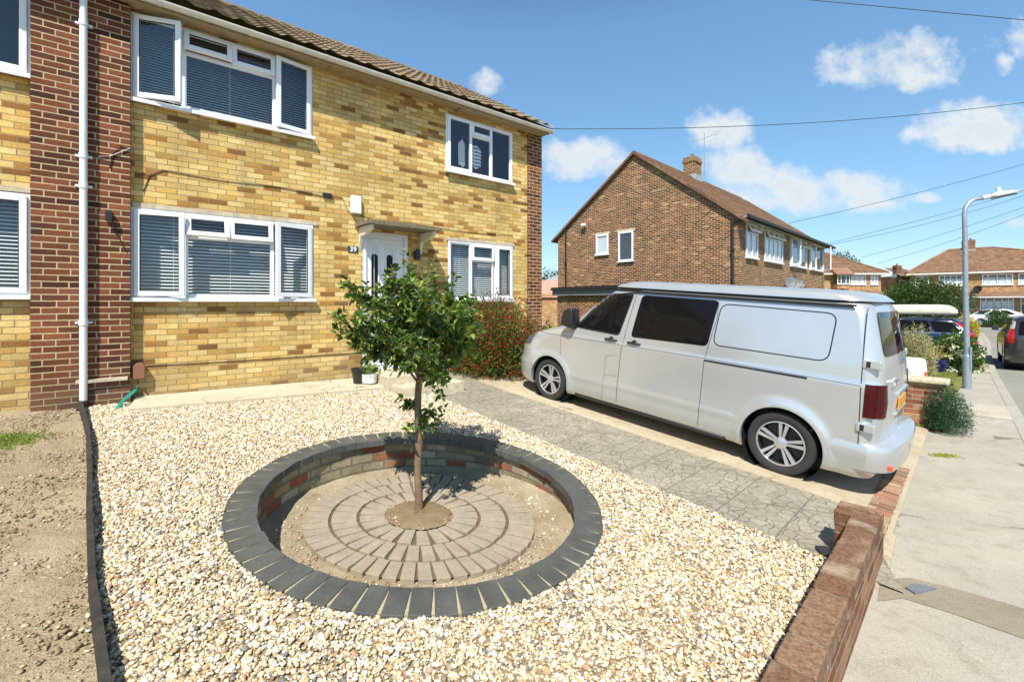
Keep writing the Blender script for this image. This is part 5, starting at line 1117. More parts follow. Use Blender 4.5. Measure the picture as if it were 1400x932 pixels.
for k in range(n_):                             # cloaked verge tiles stepping down the gable edge
    for (ya, za, yb, zb) in ((-.42, slope_pt(-.42), yr_, zr_), (DP+.35, zel-.35*sb_, yr_, zr_)):
        y0_, y1_ = ya+(yb-ya)*k/n_, ya+(yb-ya)*(k+1)/n_; z0_, z1_ = za+(zb-za)*k/n_, za+(zb-za)*(k+1)/n_
        vgm.prism([(ov-.03, y0_, z0_-.07), (ov-.03, y1_, z1_-.07), (ov-.03, y1_, z1_+.045), (ov-.03, y0_, z0_+.065)], (.05, 0, 0))
vgm.build('verge', M['old_roof'], h2)
ev = MB(); ev.box(-.05, LEN2+.2, -.36, .0, ze_-.14, ze_-.12); ev.build('soffit', M['upvc_aged'], h2, uv=False); ev = MB(); ev.box(-.05, LEN2+.2, -.39, -.36, ze_-.22, ze_-.02); ev.tube([(-.15, -.46, ze_-.14), (LEN2+.25, -.46, ze_-.14)], .06, 8); ev.build('gutter', M['black'], h2, uv=False)
for y_, top in ((.15, ze_-.15), (yl-.55, zel+.35)):
    d_ = MB(); d_.tube([(-.06, y_, top), (-.06, y_, BZ)], .045, 10)
    if y_ < 1: d_.tube([(-.02, -.42, ze_-.2), (-.06, .15, ze_-.28)], .045, 10)
    for z in (3.2, 1.6, .3): d_.box(-.12, 0, y_-.06, y_+.06, z-.03, z+.03)
    d_.build('downpipe', M['black'], h2, uv=False)
def gable_win(a, b, label, blind):
    ys = sorted((a[0], b[0])); z0_, z1_ = b[1], a[1]; g = thing('t', None, None)
    f = MB(); T = Matrix.Rotation(0, 4, 'Z')
    y0_, y1_ = ys; t_ = .07
    f.box(-.05, .02, y0_, y0_+t_, z0_, z1_); f.box(-.05, .02, y1_-t_, y1_, z0_, z1_); f.box(-.048, .02, y0_+t_, y1_-t_, z0_, z0_+t_); f.box(-.048, .02, y0_+t_, y1_-t_, z1_-t_, z1_); f.box(-.10, 0, y0_-.05, y1_+.05, z0_-.05, z0_-.001)
    bpy.data.objects.remove(g); w_ = f.build('window', M['upvc'], h2, uv=False); w_['label'] = label
    p = MB(); p.box(-.014, -.008, y0_+t_, y1_-t_, z0_+t_, z1_-t_); p.build('pane', M['glass'], w_, uv=False)
    b_ = MB(); b_.box(-.005, -.003, y0_+t_, y1_-t_, z0_+t_, z1_-t_); b_.build('room_lining', M['dark'] if not blind else M['curtain'], w_, uv=False)
    l_ = MB(); l_.box(-.015, .01, y0_-.08, y1_+.08, z1_+.001, z1_+.12); l_.build('lintel', M['concrete'], h2, uv=False)
    return w_
gable_win(gw1[0], gw1[1], 'small frosted window left on the gable', True); w_ = gable_win(gw2[0], gw2[1], 'larger dark window right on the gable', False)
# security lamp, vent, dish on front, chimney, aerial
y_, z_ = F2_.hitx(800, 309); s = MB(); s.box(-.12, 0, y_-.05, y_+.05, z_-.05, z_+.05); s.box(-.22, -.10, y_-.14, y_+.10, z_-.02, z_+.10); s.build('security_lamp', M['upvc'], h2, uv=False, bevel=.01)
def fr(px0, py0, px1, py1, F=F2_, y=0.):
    a = F.hit(px0, py0, y); b = F.hit(px1, py1, y); return a[0], b[0], b[1], a[1]
x0, x1, z0, z1 = fr(1019.4, 303, 1034.9, 353.7); zc = z0; zt = ze_-.16
small_window(h2, x0, x1, z0, zt, (.5,), .70, openings=[(x0+.05, (x0+x1)/2, z0+(zt-z0)*.72, zt-.04, 'T', R(25)), ((x0+x1)/2, x1-.05, z0+(zt-z0)*.72, zt-.04, 'T', R(25))], curtain=.6)
x0, x1, z0, z1 = fr(1044.9, 313, 1069.1, 362); z0 = zc
small_window(h2, x0, x1, z0, zt, (.25, .5, .75), .70, openings=[(x0+.06, x0+(x1-x0)*.33, z0+(zt-z0)*.72, zt-.04, 'T', R(22)), (x0+(x1-x0)*.36, x0+(x1-x0)*.63, z0+(zt-z0)*.72, zt-.04, 'T', R(22)), (x0+(x1-x0)*.66, x1-.06, z0+(zt-z0)*.72, zt-.04, 'T', R(22))], curtain=.6)
x0, x1, z0, z1 = fr(1080, 327, 1102, 368); z0 = zc; 
small_window(h2, x0, x1, z0, zt, (.5,), None, openings=[(x0+.03, x0+.60, z0+.03, zt-.03, 'L', R(28)), ((x0+x1)/2, x1-.04, z0+(zt-z0)*.7, zt-.04, 'T', R(25))], curtain=0)
x0, x1, z0, z1 = fr(1106.6, 330, 1124, 368); z0 = zc
small_window(h2, x0, x1, z0, zt, (.5,), None, openings=[(x1-.72, x1-.03, z0+.03, zt-.03, 'R', R(42)), (x0+.04, x0+.6, z0+.03, zt-.03, 'L', R(12))], curtain=0)
for a, b in ((1.0, 2.6), (3.6, 5.6), (7.6, 9.6), (10.6, 12.2)): small_window(h2, a, b, .15, 1.45, (.33, .66), .72, curtain=.6)
al_ = F2_.hit(1040, 313); s = MB(); s.box(al_[0]-.12, al_[0]+.12, -.10, 0, al_[1]-.1, al_[1]+.28); s.build('alarm_box', M['upvc'], h2, uv=False, bevel=.02)
def dish(parent, px, py, F, y=-.35, r=.36, mat='grey_metal'):
    x, z = F.hit(px, py, y); d_ = MB(); T = Matrix.Translation((x, y, z)) @ Matrix.Rotation(R(-35), 4, 'Z') @ Matrix.Rotation(R(70), 4, 'X')
    d_.lathe([(r*k/5, .12*(k/5)**2) for k in range(6)]+[(r, .11), (.001, -.012)], 24, M=T); d_.tube([T @ Vector((0, -r*.8, .1)), T @ Vector((0, -.05, .42))], .012, 6); d_.tube([T @ Vector((0, 0, 0)), (x, -.05, z-.15), (x, 0, z-.15)], .02, 6); return d_.build('satellite_dish', M[mat], parent, 50, uv=False)
M['dish'] = simple('dish_grey', (.17, .18, .18), .6); dish(h2, 1080, 388, F2_, -.45, .33, 'dish'); dish(h2, 1091, 388, F2_, -.30, .24, 'dish')
cpx = F2_.hit(949, 240, yr_)[0]; cz1 = F2_.hit(949, 216, yr_)[1]; chimney(h2, cpx, yr_+.1, zr_-.3, cz1, .8, .62, 1)
# aerial
ax, az = F2_.hit(963, 185, yr_); am_ = MB(); am_.tube([(ax, yr_, zr_+.3), (ax, yr_, az+.15)], .02, 6); m1 = F2_.hit(943, 196, yr_); m2 = F2_.hit(980, 183, yr_)
am_.tube([(m1[0], yr_, m1[1]), (m2[0], yr_, m2[1])], .012, 5)
for k in range(12): t_ = k/11; xx = m1[0]+(m2[0]-m1[0])*t_; z_ = m1[1]+(m2[1]-m1[1])*t_; am_.tube([(xx, yr_-.12-.02*k/2, z_), (xx, yr_+.12+.02*k/2, z_)], .006, 4)
xx, z_ = m2[0]-.05, m2[1]; am_.tube([(xx, yr_-.35, z_), (xx+.03, yr_-.2, z_+.15), (xx+.03, yr_+.2, z_+.15), (xx, yr_+.35, z_)], .008, 4); am_.tube([(xx, yr_, z_-.15), (xx, yr_, z_+.18)], .008, 4)
am_.build('tv_aerial', M['grey_metal'], h2, uv=False)
# ---- lean-to garage at the foot of the gable and low building behind
gz = CAMH+(413-400)/FOC*19
g = thing('garage', 'flat-roofed brick garage with dark grey edge beside the gable wall', 'garage')
pa, pb_ = at(755, 413, 18.5), at(880, 413, 15.2); FG = Frame((pa.x, pa.y, 0), (pb_-pa).to_2d()); g.location = FG.o; g.rotation_euler.z = FG.rot; Lg = (pb_-pa).length
w = MB(); w.box(.15, Lg, .15, 2.2, -1.3, gz-.15); w.build('wall', M['tan_brick'], g)
w = MB(); w.box(0, Lg+.1, 0, 2.3, gz-.14, gz+.10); w.build('fascia', simple('grey_fascia', (.20, .21, .22), .5), g, uv=False)
w = MB(); nn = 16
for k in range(nn): w.box(Lg*k/nn, Lg*(k+.82)/nn, -.08, 2.3, gz+.101, gz+.20)
w.box(-.03, Lg+.1, -.10, 0, gz+.08, gz+.13); w.build('roof', M['black'], g, uv=False)
lb = thing('low_building', 'distant low building with pinkish red roof and pale rooflight', 'building'); pc_ = at(770, 413, 40); lb.location = (pc_.x, pc_.y, 0)
w = MB(); w.box(-3, 6, 0, 4, -1.8, 2.0); w.build('wall', M['far_brick'], lb); zt_ = CAMH+(413-386)/FOC*40
lr = MB(); lr.prism([(-3.3, -.2, 1.7), (-3.3, 4, zt_+.4), (-3.3, 8, 1.7)], (9.6, 0, 0)); lr.build('roof', simple('pink_roof', (.52, .25, .19), .9, 0, .2, 3), lb)
lr = MB(); lr.prism([(-1.5, 3.9, zt_+.38), (.6, 3.9, zt_+1.15), (4, 3.9, zt_+1.15), (4, 3.9, zt_+.38)], (0, 1.5, 0)); lr.build('rooflight', M['lead'], lb, uv=False)
# ---- hipped houses at the end of the street
def hip_roof(parent, x0, x1, y0, y1, ze, xr0, xr1, zr, ov=.45, mat='old_roof'):
    yr = (y0+y1)/2; a = (x0-ov, y0-ov, ze); b = (x1+ov, y0-ov, ze); c = (x1+ov, y1+ov, ze); d = (x0-ov, y1+ov, ze); e, f = (xr0, yr, zr), (xr1, yr, zr); m = M[mat]
    r = tiled('roof', parent, a, b, f, e, m, wave=.01, step=.03, sub=3, tw=.4, tl=.4); 
    for q_ in ((b, c, f, f), (c, d, e, f), (d, a, e, e)): 
        A, B, C_, D_ = q_; tiled('roof_slope', r, A, B, C_, D_, m, wave=.01, step=.03, sub=3, tw=.4, tl=.4)
    h = MB(); 
    for p, q_ in ((a, e), (b, f), (e, f), (d, e), (c, f)): h.tube([Vector(p)+Vector((0, 0, .03)), Vector(q_)+Vector((0, 0, .03))], .11, 8)
    h.build('hip_tiles', m, r, 50); s = MB(); s.box(x0-ov, x1+ov, y0-ov, y1+ov, ze-.18, ze-.02); s.build('fascia', M['upvc_aged'], parent, uv=False); return r
q3 = at(1125, 413, 46); F3 = Frame((q3.x, q3.y, 0), (1, -.02)); ze3 = CAMH+40/FOC*45.6; GB = SH(46)-.1
h3 = thing('hipped_corner_house', 'brick house with brown hipped roof seen past the back of the van', 'house', F3.o, F3.rot)
x1_3 = F3.hit(1204.5, 413)[0]; w = MB(); w.box(-4, x1_3, 0, 8, GB, ze3); w.build('wall', M['far_brick'], h3)
zr3 = CAMH+(413-341)/FOC*50; hip_roof(h3, -6, x1_3, 0, 8, ze3, -3, x1_3-4.6, zr3)
for p in ((1163, 373.8, 1183.5, 389), (1190, 374.5, 1200, 389)): x0, x1, z0, z1 = fr(*p, F=F3); small_window(h3, x0, x1, z0, min(z1, ze3-.2), (.33, .66) if x1-x0 > 1.2 else (.5,), None, curtain=.5, fw=.07)
x0, x1, z0, z1 = fr(1138, 373, 1154.5, 388.5, F=F3); by = MB(); by.box(x0, x1, -.7, 0, z0-.5, z0); by.build('bay', M['far_brick'], h3); small_window(h3, x0, x1, z0, ze3-.25, (.3, .7), None, y=-.7, curtain=0); br_ = MB(); br_.prism([(x0-.3, -1.1, ze3-.2), (x0-.3, 0, ze3+.6), (x0-.3, 0, ze3-.2)], (x1-x0+.6, 0, 0)); br_.build('bay_roof', M['red_roof'], h3)
zp0, zp1 = CAMH+(413-404)/FOC*46, CAMH+(413-397)/FOC*46; tiled('porch_roof', h3, (-1, -1.3, zp0), (x1_3+.2, -1.3, zp0), (x1_3+.2, 0, zp1), (-1, 0, zp1), M['red_roof'], wave=.01, sub=3, tw=.4)
for p in ((1160, 406, 1192, 424), (1196, 406, 1204, 428)): x0, x1, z0, z1 = fr(*p, F=F3); small_window(h3, x0, x1, z0, z1, (.25, .5, .75) if x1-x0 > 1 else (), .7, curtain=.5, fw=.07)
# far right pair of houses
ql, qr = at(1246, 413, 46.6), at(1400, 413, 41.5); F4 = Frame((ql.x, ql.y, 0), (qr-ql).to_2d()); ze4 = CAMH+39/FOC*46.4
h4 = thing('far_house', 'pale brick house pair with hipped brown roof at the end of the street', 'house', F4.o, F4.rot); GB4 = SH(44)-.1
L4 = 16.2; w = MB(); w.box(0, L4, 0, 8.4, GB4, ze4); w.build('wall', M['far_brick'], h4)
xa4 = F4.hit(1297, 342, 4.2); xb4 = F4.hit(1357, 341, 4.2); print('h4', xa4, xb4); hip_roof(h4, 0, L4, 0, 8.4, ze4, xa4[0], max(xb4[0], xa4[0]+3), xa4[1], mat='red_roof')
zw = F4.hit(1345, 389.5)[1]
for a, b, mm in ((1251, 1270, (.5,)), (1283.5, 1316, (.25, .5, .75)), (1342.5, 1385, (.2, .5, .8)), (1392, 1412, (.5,))):
    x0, x1 = F4.hit(a, 400)[0], F4.hit(b, 400)[0]; small_window(h4, x0, x1, zw, ze4-.28, mm, .62 if len(mm) > 1 else .5, curtain=.6, fw=.08)
zl0, zl1 = F4.hit(1345, 423)[1], F4.hit(1345, 407)[1]
for a, b, mm in ((1290, 1329, (.25, .5, .75)), (1339, 1385, (.18, .42, .66, .84))): x0, x1 = F4.hit(a, 410)[0], F4.hit(b, 410)[0]; small_window(h4, x0, x1, zl0, zl1, mm, .72, y=-.35, curtain=.5, fw=.08)
x0, x1 = F4.hit(1394, 410)[0], F4.hit(1412, 410)[0]; small_window(h4, x0, x1, GB4+.2, zl1, (.5,), .75, y=-.35, curtain=0)
w = MB(); w.box(F4.hit(1287, 410)[0], L4, -.34, -.002, GB4, zl1+.2); w.build('front_projection', M['far_brick'], h4)
zq0, zq1 = F4.hit(1345, 405)[1], F4.hit(1345, 398.5)[1]; xq = F4.hit(1285, 410)[0]; tiled('porch_roof', h4, (xq, -1.2, zq0), (L4+.2, -1.2, zq0), (L4+.2, 0, zq1), (xq, 0, zq1), M['red_roof'], wave=.01, sub=3, tw=.4)
s = MB(); s.box(xq, L4+.2, -1.22, -.35, zq0-.14, zq0-.02); s.build('porch_fascia', M['upvc_aged'], h4, uv=False)
cx4 = F4.hit(1324, 345, 4.2); chimney(h4, cx4[0], 4.2, xa4[1]-.5, F4.hit(1324, 328.5, 4.2)[1], .95, .6, 2)
dish(h4, 1337, 396, F4, -.4, .38, 'black')
# house behind on the left with a slim chimney
qb = at(1232, 413, 50); hb = thing('rear_house', 'dark brick flank of a house with slim chimney behind the hedge tree', 'house', (qb.x, qb.y, 0), .1)
w = MB(); w.box(0, 3.0, 0, 6, -1.6, CAMH+36/FOC*50); w.build('wall', M['brown'], hb); tiled('roof', hb, (-.3, -.3, CAMH+35/FOC*50), (3.2, -.3, CAMH+35/FOC*50), (3.2, 3, CAMH+40/FOC*50+.8), (.9, 3, CAMH+40/FOC*50+.8), M['old_roof'], wave=.01, sub=3)
chimney(hb, .35, .8, CAMH+34/FOC*50, CAMH+51/FOC*50, .62, .5, 1, mat='brown')
# ------------------------------------------------------------------ leaves
def unit(v): return v/np.maximum(np.linalg.norm(v, axis=-1, keepdims=True), 1e-6)
LV = np.array([(0, 0, 0), (.32, 0, -.03), (.66, 0, -.02), (1, 0, -.10), (.26, .40, .05), (.64, .34, .05), (.26, -.40, .05), (.64, -.34, .05)], np.float32)
LF = np.array([(0, 1, 4), (4, 1, 2), (4, 2, 5), (5, 2, 3), (0, 6, 1), (6, 2, 1), (6, 7, 2), (7, 3, 2)])
SV = np.array([(0, 0, 0), (.5, .5, .06), (1, 0, -.05), (.5, -.5, .06)], np.float32); SF = np.array([(0, 2, 1), (0, 3, 2)])
def leaves(name, pos, axis, length, wr, cols, mat, parent, fine=True, up=.6):
    n_ = len(pos); ax = unit(axis+RNG.normal(0, .05, (n_, 3))); nr = unit(RNG.normal(0, 1, (n_, 3))+np.array([0, 0, up*2])); sd_ = unit(np.cross(nr, ax)); nr = np.cross(ax, sd_)
    V_, F_ = (LV, LF) if fine else (SV, SF); L = length[:, None, None]; bend = RNG.uniform(.5, 2.5, n_)[:, None, None]
    v = pos[:, None]+L*(V_[None, :, 0:1]*ax[:, None]+V_[None, :, 1:2]*wr*sd_[:, None]+V_[None, :, 2:3]*bend*nr[:, None])
    f = (F_[None]+np.arange(n_)[:, None, None]*len(V_)).reshape(-1, 3); c = np.repeat(cols, len(V_), 0)
    return mesh_np(name, v.reshape(-1, 3), f, mat, parent, c, False)
def pick(pal, w, n_, var=.2): return np.clip(np.array(pal)[RNG.choice(len(pal), n_, p=np.array(w)/sum(w))]*RNG.uniform(1-var, 1+var, (n_, 1)), 0, 1)
def curve(p0, d, L, up, k=8, wob=.08):
    pts = [Vector(p0)]; d = Vector(d).normalized()
    for i in range(k): d = (d+Vector((random.gauss(0, wob), random.gauss(0, wob), up/k+random.gauss(0, wob)))).normalized(); pts.append(pts[-1]+d*L/k)
    return pts
# ---- the little standard tree in the planter
tb = fp(572, 697, .06); tb = Vector((tb.x, tb.y, fz(tb.x, tb.y)+.05))
tr = thing('ornamental_tree', 'small leafy standard tree with slim bare trunk growing from the round planter', 'tree', tb)
bk = MB(); TH = 1.16; tp = [Vector((.005*math.sin(i*1.3), .005*math.cos(i*1.1), TH*i/10-.05)) for i in range(11)]
bk.tube(tp, [.044, .036, .033, .031, .031, .030, .031, .030, .031, .030, .028], 12)
bk.tube(curve(tp[-1], (.1, 0, 1), .62, .1, 8, .07), [.028, .025, .022, .018, .015, .012, .009, .006, .004], 8)
LP_, LA, LB = [], [], []
def twig(pts, r0, dens, sub):
    k = len(pts); bk.tube(pts, [max(.0015, r0*(1-i/k)) for i in range(k)], 5, cap=False)
    for i in range(1, k):
        a, b = pts[i-1], pts[i]; t = (b-a).normalized()
        if i/k > sub:
            for _ in range(dens):
                q_ = a.lerp(b, random.random()); o = Vector((random.gauss(0, 1), random.gauss(0, 1), random.gauss(0, .8))); o = (o-t*o.dot(t)).normalized(); LP_.append(q_+o*.006); LA.append(tuple(o*.9+t*.55+Vector((0, 0, -.15))))
random.seed(21)
for i in range(30):
    a = 2*PI*i/30*2.4; h = random.uniform(1.12, 1.60); el = random.uniform(-.2, 1.15); L = random.uniform(.44, .68); d = Vector((math.cos(a)*math.cos(el), math.sin(a)*math.cos(el), math.sin(el))); L *= 1-.22*max(0, math.cos(a))
    c = curve((0, 0, h), d, L, .35, 8, .10); twig(c, .012, 3, .35)
    for j in range(2, 9):
        for s_ in range(2):
            dd = Vector((random.gauss(0, 1), random.gauss(0, 1), random.gauss(.35, .8))).normalized(); t = (c[j]-c[j-1]).normalized(); twig(curve(c[j], t*.7+dd, random.uniform(.12, .27), .2, 5, .15), .005, 4, .15)
for (dx, dy, L) in ((-.20, .0, .95), (-.14, .05, .85), (.10, -.05, .86), (.30, .1, .84), (-.50, -.1, .80), (-.62, .05, .70), (.30, .0, .80), (.02, -.1, .80), (.42, .05, .72), (-.40, .1, .82)):
    c = curve((0, 0, 1.3), Vector((dx*1.1, dy, .9)), L*1.05, .6, 10, .05); twig(c, .009, 6, .4)
for (dx, L) in ((-.75, .88), (-.85, .80), (-.8, .75), (.6, .55), (.62, .5), (-.9, .62)):
    c = curve((0, 0, 1.26), Vector((dx*(.8 if dx > 0 else 1), random.uniform(-.3, .3), .22)), L, .42, 10, .06); twig(c, .009, 6, .3)
    for j in range(3, 10): twig(curve(c[j], Vector((random.gauss(0, 1), random.gauss(0, 1), random.gauss(.4, .5))), .16, .2, 4, .15), .004, 5, .1)
for i in range(8):                               # low shoots under the head
    a = random.uniform(0, 2*PI); c = curve((0, 0, random.uniform(.70, .95)), Vector((math.cos(a)*.9+.15, math.sin(a)*.7-.1, .25)), random.uniform(.12, .24), -.25, 5, .12); twig(c, .004, 5, .1)
bk.build('trunk', M['bark'], tr, 60, uv=False, fix=False)
pos = np.array([tuple(p) for p in LP_]); n_ = len(pos); print('tree leaves', n_)
leaves('crown', pos, np.array(LA), RNG.uniform(.04, .08, n_), .58, pick([(.06, .11, .022), (.10, .165, .03), (.17, .24, .045), (.32, .38, .08), (.035, .065, .016)], [27, 28, 20, 12, 13], n_), M['leaf'], tr)
# ---- generic shrub: leaves spread through an uneven volume
def shrub(name, label, cat, base, rx, ry, h, n_, ll, wr, pal, wts, mat='leaf', stems=10, tips=None, lump=.28, zb=.08, group=None, fine=False, seed=3, trunk=None, crownname='foliage'):
    rs = np.random.default_rng(seed); t = thing(name, label, cat, base, 0, group); k = 16; cen = unit(rs.normal(0, 1, (k, 3))); cen[:, 2] = np.abs(cen[:, 2]) if trunk is None else cen[:, 2]; amp = rs.uniform(-1, 1, k)
    d = unit(rs.normal(0, 1, (n_, 3))); 
    if trunk is None: d[:, 2] = np.abs(d[:, 2])*1.0-.12*(rs.random(n_) < .3)
    rad = 1+lump*((np.exp(6*(d@cen.T-1))*amp).sum(1)); fine_n = 1+.10*np.sin(d[:, 0]*17+seed)*np.sin(d[:, 1]*15)*1.; r = rad*fine_n*(rs.random(n_)**.38); jag = rs.random(n_) < .06; r[jag] *= rs.uniform(1.0, 1.14, jag.sum())
    c0 = (trunk or 0); hh = (h-c0)/2 if trunk is not None else h; zc = c0+hh if trunk is not None else zb
    pos = np.c_[d[:, 0]*r*rx, d[:, 1]*r*ry, zc+d[:, 2]*r*(hh if trunk is not None else h-zb)]; pos[:, 2] = np.maximum(pos[:, 2], .02)
    cols = pick(pal, wts, n_)
    if tips is not None: pal2, p_ = tips; on = (r > .72) & (rs.random(n_) < p_) & (np.sin(pos[:, 0]*9+seed)*np.sin(pos[:, 2]*8+1)*np.sin(pos[:, 1]*7) > -.25); cols[on] = pick(pal2, [1]*len(pal2), int(on.sum()))
    leaves(crownname, pos, d*.8+rs.normal(0, .6, (n_, 3))+np.array([0, 0, .2]), rs.uniform(.7, 1.25, n_)*ll, wr, cols, M[mat], t, fine)
    s = MB()
    if trunk is not None:
        s.tube([(0, 0, -.1), (.02, 0, c0*.6), (0, .02, zc)], [.05*h/2, .04*h/2, .02*h/2], 8)
        for i in range(stems): a = 2*PI*i/stems; s.tube([(0, 0, zc*.7), (rx*.35*math.cos(a), ry*.35*math.sin(a), zc+hh*.1), (rx*.7*math.cos(a+.3), ry*.7*math.sin(a+.3), zc+hh*random.uniform(-.2, .5))], [.02*h/2, .012*h/2, .004*h/2], 5)
    else:
        for i in range(stems): a = 2*PI*i/stems; s.tube([(rx*.08*math.cos(a), ry*.08*math.sin(a), -.05), (rx*.35*math.cos(a), ry*.35*math.sin(a), h*.4), (rx*.6*math.cos(a+.2), ry*.6*math.sin(a+.2), h*.75)], [.014, .010, .004], 5)
    s.build('trunk' if trunk is not None else 'stems', M['grey_bark'], t, 60, uv=False); return t
b = gp(689, 519, 0); b = b+HN*(-.55)+HD*.16; b.z = G(b.x, b.y)
shrub('red_bush', 'dense shrub with red flower tips growing against the house corner', 'shrub', b, .86, .80, 1.22, 26000, .062, .34, [(.07, .115, .02), (.12, .165, .03), (.20, .23, .05), (.035, .06, .015)], [35, 30, 16, 22], 'matt_leaf', 14, ([(.36, .03, .02), (.26, .025, .018), (.42, .08, .03)], .34), .22, seed=4)
q = gp(505, 524, .06); q = q+HN*.0; q.z = G(q.x, q.y)+.06
pt2 = thing('plant_pot', 'round white pot with a pale green seedling on the strip beside the door', 'pot', q)
m = MB(); m.lathe([(.001, .0), (.085, .0), (.115, .02), (.125, .12), (.128, .16), (.118, .16), (.11, .14), (.001, .14)], 28); m.build('pot', simple('white_glazed', (.75, .74, .70), .35), pt2, 40, uv=False)
n_ = 170; d = unit(RNG.normal(0, 1, (n_, 3))+np.array([0, 0, 1.2])); leaves('foliage', d*RNG.uniform(.02, .17, (n_, 1))+np.array([0, 0, .15]), d, RNG.uniform(.04, .07, n_), .5, pick([(.16, .25, .05), (.28, .34, .07)], [1, 1], n_), M['leaf'], pt2)
m = MB(); 
for i in range(6): m.tube([(0, 0, .13), (.05*math.cos(i), .05*math.sin(i), .22), (.10*math.cos(i), .10*math.sin(i), .28)], .003, 4)
m.build('stems', M['grey_bark'], pt2, uv=False)
q = tn(2.72, .42); q.z = G(q.x, q.y)+.06; m = MB(); m.lathe([(.001, 0), (.08, 0), (.11, .20), (.12, .20), (.12, .24), (.10, .24), (.095, .21), (.001, .21)], 24); o = m.build('dark_pot', M['black'], None, 40, uv=False); o.location = q; tag(o, 'empty dark pot standing beside the white pot near the door step', 'pot')
# neighbour plants left of the gable
b = sp(748, 470); b = at(748, 413, 12.5); b.z = -.8
shrub('garden_shrub', 'lime and dark red shrub glimpsed between house corner and garage', 'shrub', b, .45, .45, 1.65, 1800, .07, .5, [(.20, .28, .05), (.10, .15, .03), (.25, .05, .04)], [40, 30, 25], seed=8)
# low brick wall by the neighbour's lawn
wo = wl(7.25, .15); gw = thing('side_wall', 'low crumbling red brick wall with pale coping between drive and lawn', 'wall', (wo.x, wo.y, 0), math.atan2(-WN.y, -WN.x))
top = CAMH-1.17; m = MB(); m.box(0, 1.0, -.16, .16, -1.1, top-.10); m.box(1.0, 4.0, -.11, .11, -1.1, top-.12); m.box(-.03, 1.03, -.185, .185, top-.10, top-.05); m.build('wall', M['red_brick'], gw)
m = MB(); m.box(-.07, 1.08, -.22, .22, top-.049, top); m.box(1.081, 4.0, -.15, .15, top-.119, top-.07); m.build('coping', M['concrete'], gw, uv=False, bevel=.008)
# white moulded thing behind the wall
q = at(1247, 500, 8.6); q.z = SH(8.6); wt = thing('garden_ornament', 'white moulded object with a small amber panel behind the low brick wall', 'ornament', q, .45); wt.scale = (.8, .8, .93)
m = MB(); prof = [(-.02, 0), (-.02, .62), (.02, .86), (.12, .92), (.20, .86), (.26, .66), (.30, .48), (.42, .25), (.46, 0)]; k = len(prof); 
vs = []; 
for yy_, sc_ in ((-.20, .80), (-.15, .98), (0, 1.0), (.15, .98), (.20, .80)): vs += [(.12+(x-.12)*sc_, yy_, z*(.93+.07*sc_)) for x, z in prof]
m.add(vs, [(r_*k+i, r_*k+(i+1) % k, (r_+1)*k+(i+1) % k, (r_+1)*k+i) for r_ in range(4) for i in range(k)]+[tuple(range(k)), tuple(range(4*k, 5*k))]); m.build('shell', simple('white_gloss', (.78, .78, .76), .3), wt, 50, uv=False)
m = MB(); m.box(.08, .22, -.212, -.19, .50, .64); m.build('amber_panel', M['amber'], wt, uv=False, bevel=.01)
# teal weed bush at the end of the wall
q = sp(1305, 594); shrub('weed_bush', 'blue-green wispy bush growing at the end of the low brick wall', 'shrub', (q.x-.02, q.y+.12, SH(q.y)), .23, .24, .60, 9000, .034, .22, [(.03, .10, .05), (.05, .15, .075), (.09, .20, .10), (.02, .06, .035)], [30, 30, 15, 25], 'matt_leaf', 16, None, .25, seed=12)
m = MB(); 
for i in range(16): a = random.uniform(-1.3, 1.2); m.tube(curve((q.x+.08, q.y+.1, SH(q.y)+.25), Vector((math.cos(a)*.9, math.sin(a)*.6, .45)), random.uniform(.25, .52), -.9, 7, .12), .0022, 4)
tag(m.build('weed_stalks', simple('dry_stalk', (.22, .2, .10), .8), None, uv=False), 'thin dry stalks arching over the pavement from the bush', 'weeds', kind='stuff')
# neighbour's planting
def gat(px, depth, z=None): p = at(px, 413, depth); p.z = SH(depth) if z is None else z; return p
shrub('variegated_shrub', 'feathery cream and pink variegated shrub just behind the van', 'shrub', gat(1247, 12.0), .46, .48, 1.22, 9500, .06, .28, [(.60, .52, .34), (.56, .42, .32), (.32, .34, .14), (.20, .24, .08)], [30, 22, 28, 20], 'matt_leaf', 12, None, .2, seed=5)
q = gat(1279, 12.6); po = thing('blue_pot', 'dark blue glazed pot with spiky yellow green leaves on the lawn', 'pot', q)
m = MB(); m.lathe([(.001, 0), (.16, 0), (.24, .20), (.26, .34), (.23, .36), (.21, .30), (.001, .30)], 28); m.build('pot', M['navy'], po, 40, uv=False)
m = MB(); cs = []; vs = []; fs = []; cc_l = []
for i in range(40):
    a = random.uniform(0, 2*PI); le = random.uniform(.45, .78); el = random.uniform(.5, 1.45); d = Vector((math.cos(a)*math.cos(el), math.sin(a)*math.cos(el), math.sin(el))); s_ = d.cross(Vector((0, 0, 1))).normalized()*.014; b0 = len(vs); col = random.choice([(.42, .36, .10), (.30, .30, .08), (.55, .46, .2), (.36, .16, .08)])
    for k in range(6): t = k/5; p = Vector((0, 0, .30))+d*le*t+Vector((0, 0, -.22*t*t*math.cos(el))); w_ = (1-t**2)*1.2+.05; vs += [tuple(p-s_*w_), tuple(p+s_*w_)]; cc_l += [col, col]
    for k in range(5): fs.append((b0+2*k, b0+2*k+1, b0+2*k+3, b0+2*k+2))
mesh_np('spiky_leaves', np.array(vs), np.array(fs), M['matt_leaf'], po, np.array(cc_l))
rb = shrub('rose_bush', 'bushy rose with white blooms beside the lamp post', 'shrub', gat(1302, 12.9), .68, .60, 1.02, 5200, .085, .6, [(.05, .10, .02), (.09, .15, .03), (.15, .21, .05), (.03, .06, .015)], [35, 30, 12, 20], 'leaf', 12, None, .25, seed=6)
m = MB(); rs = np.random.default_rng(31); bl = []
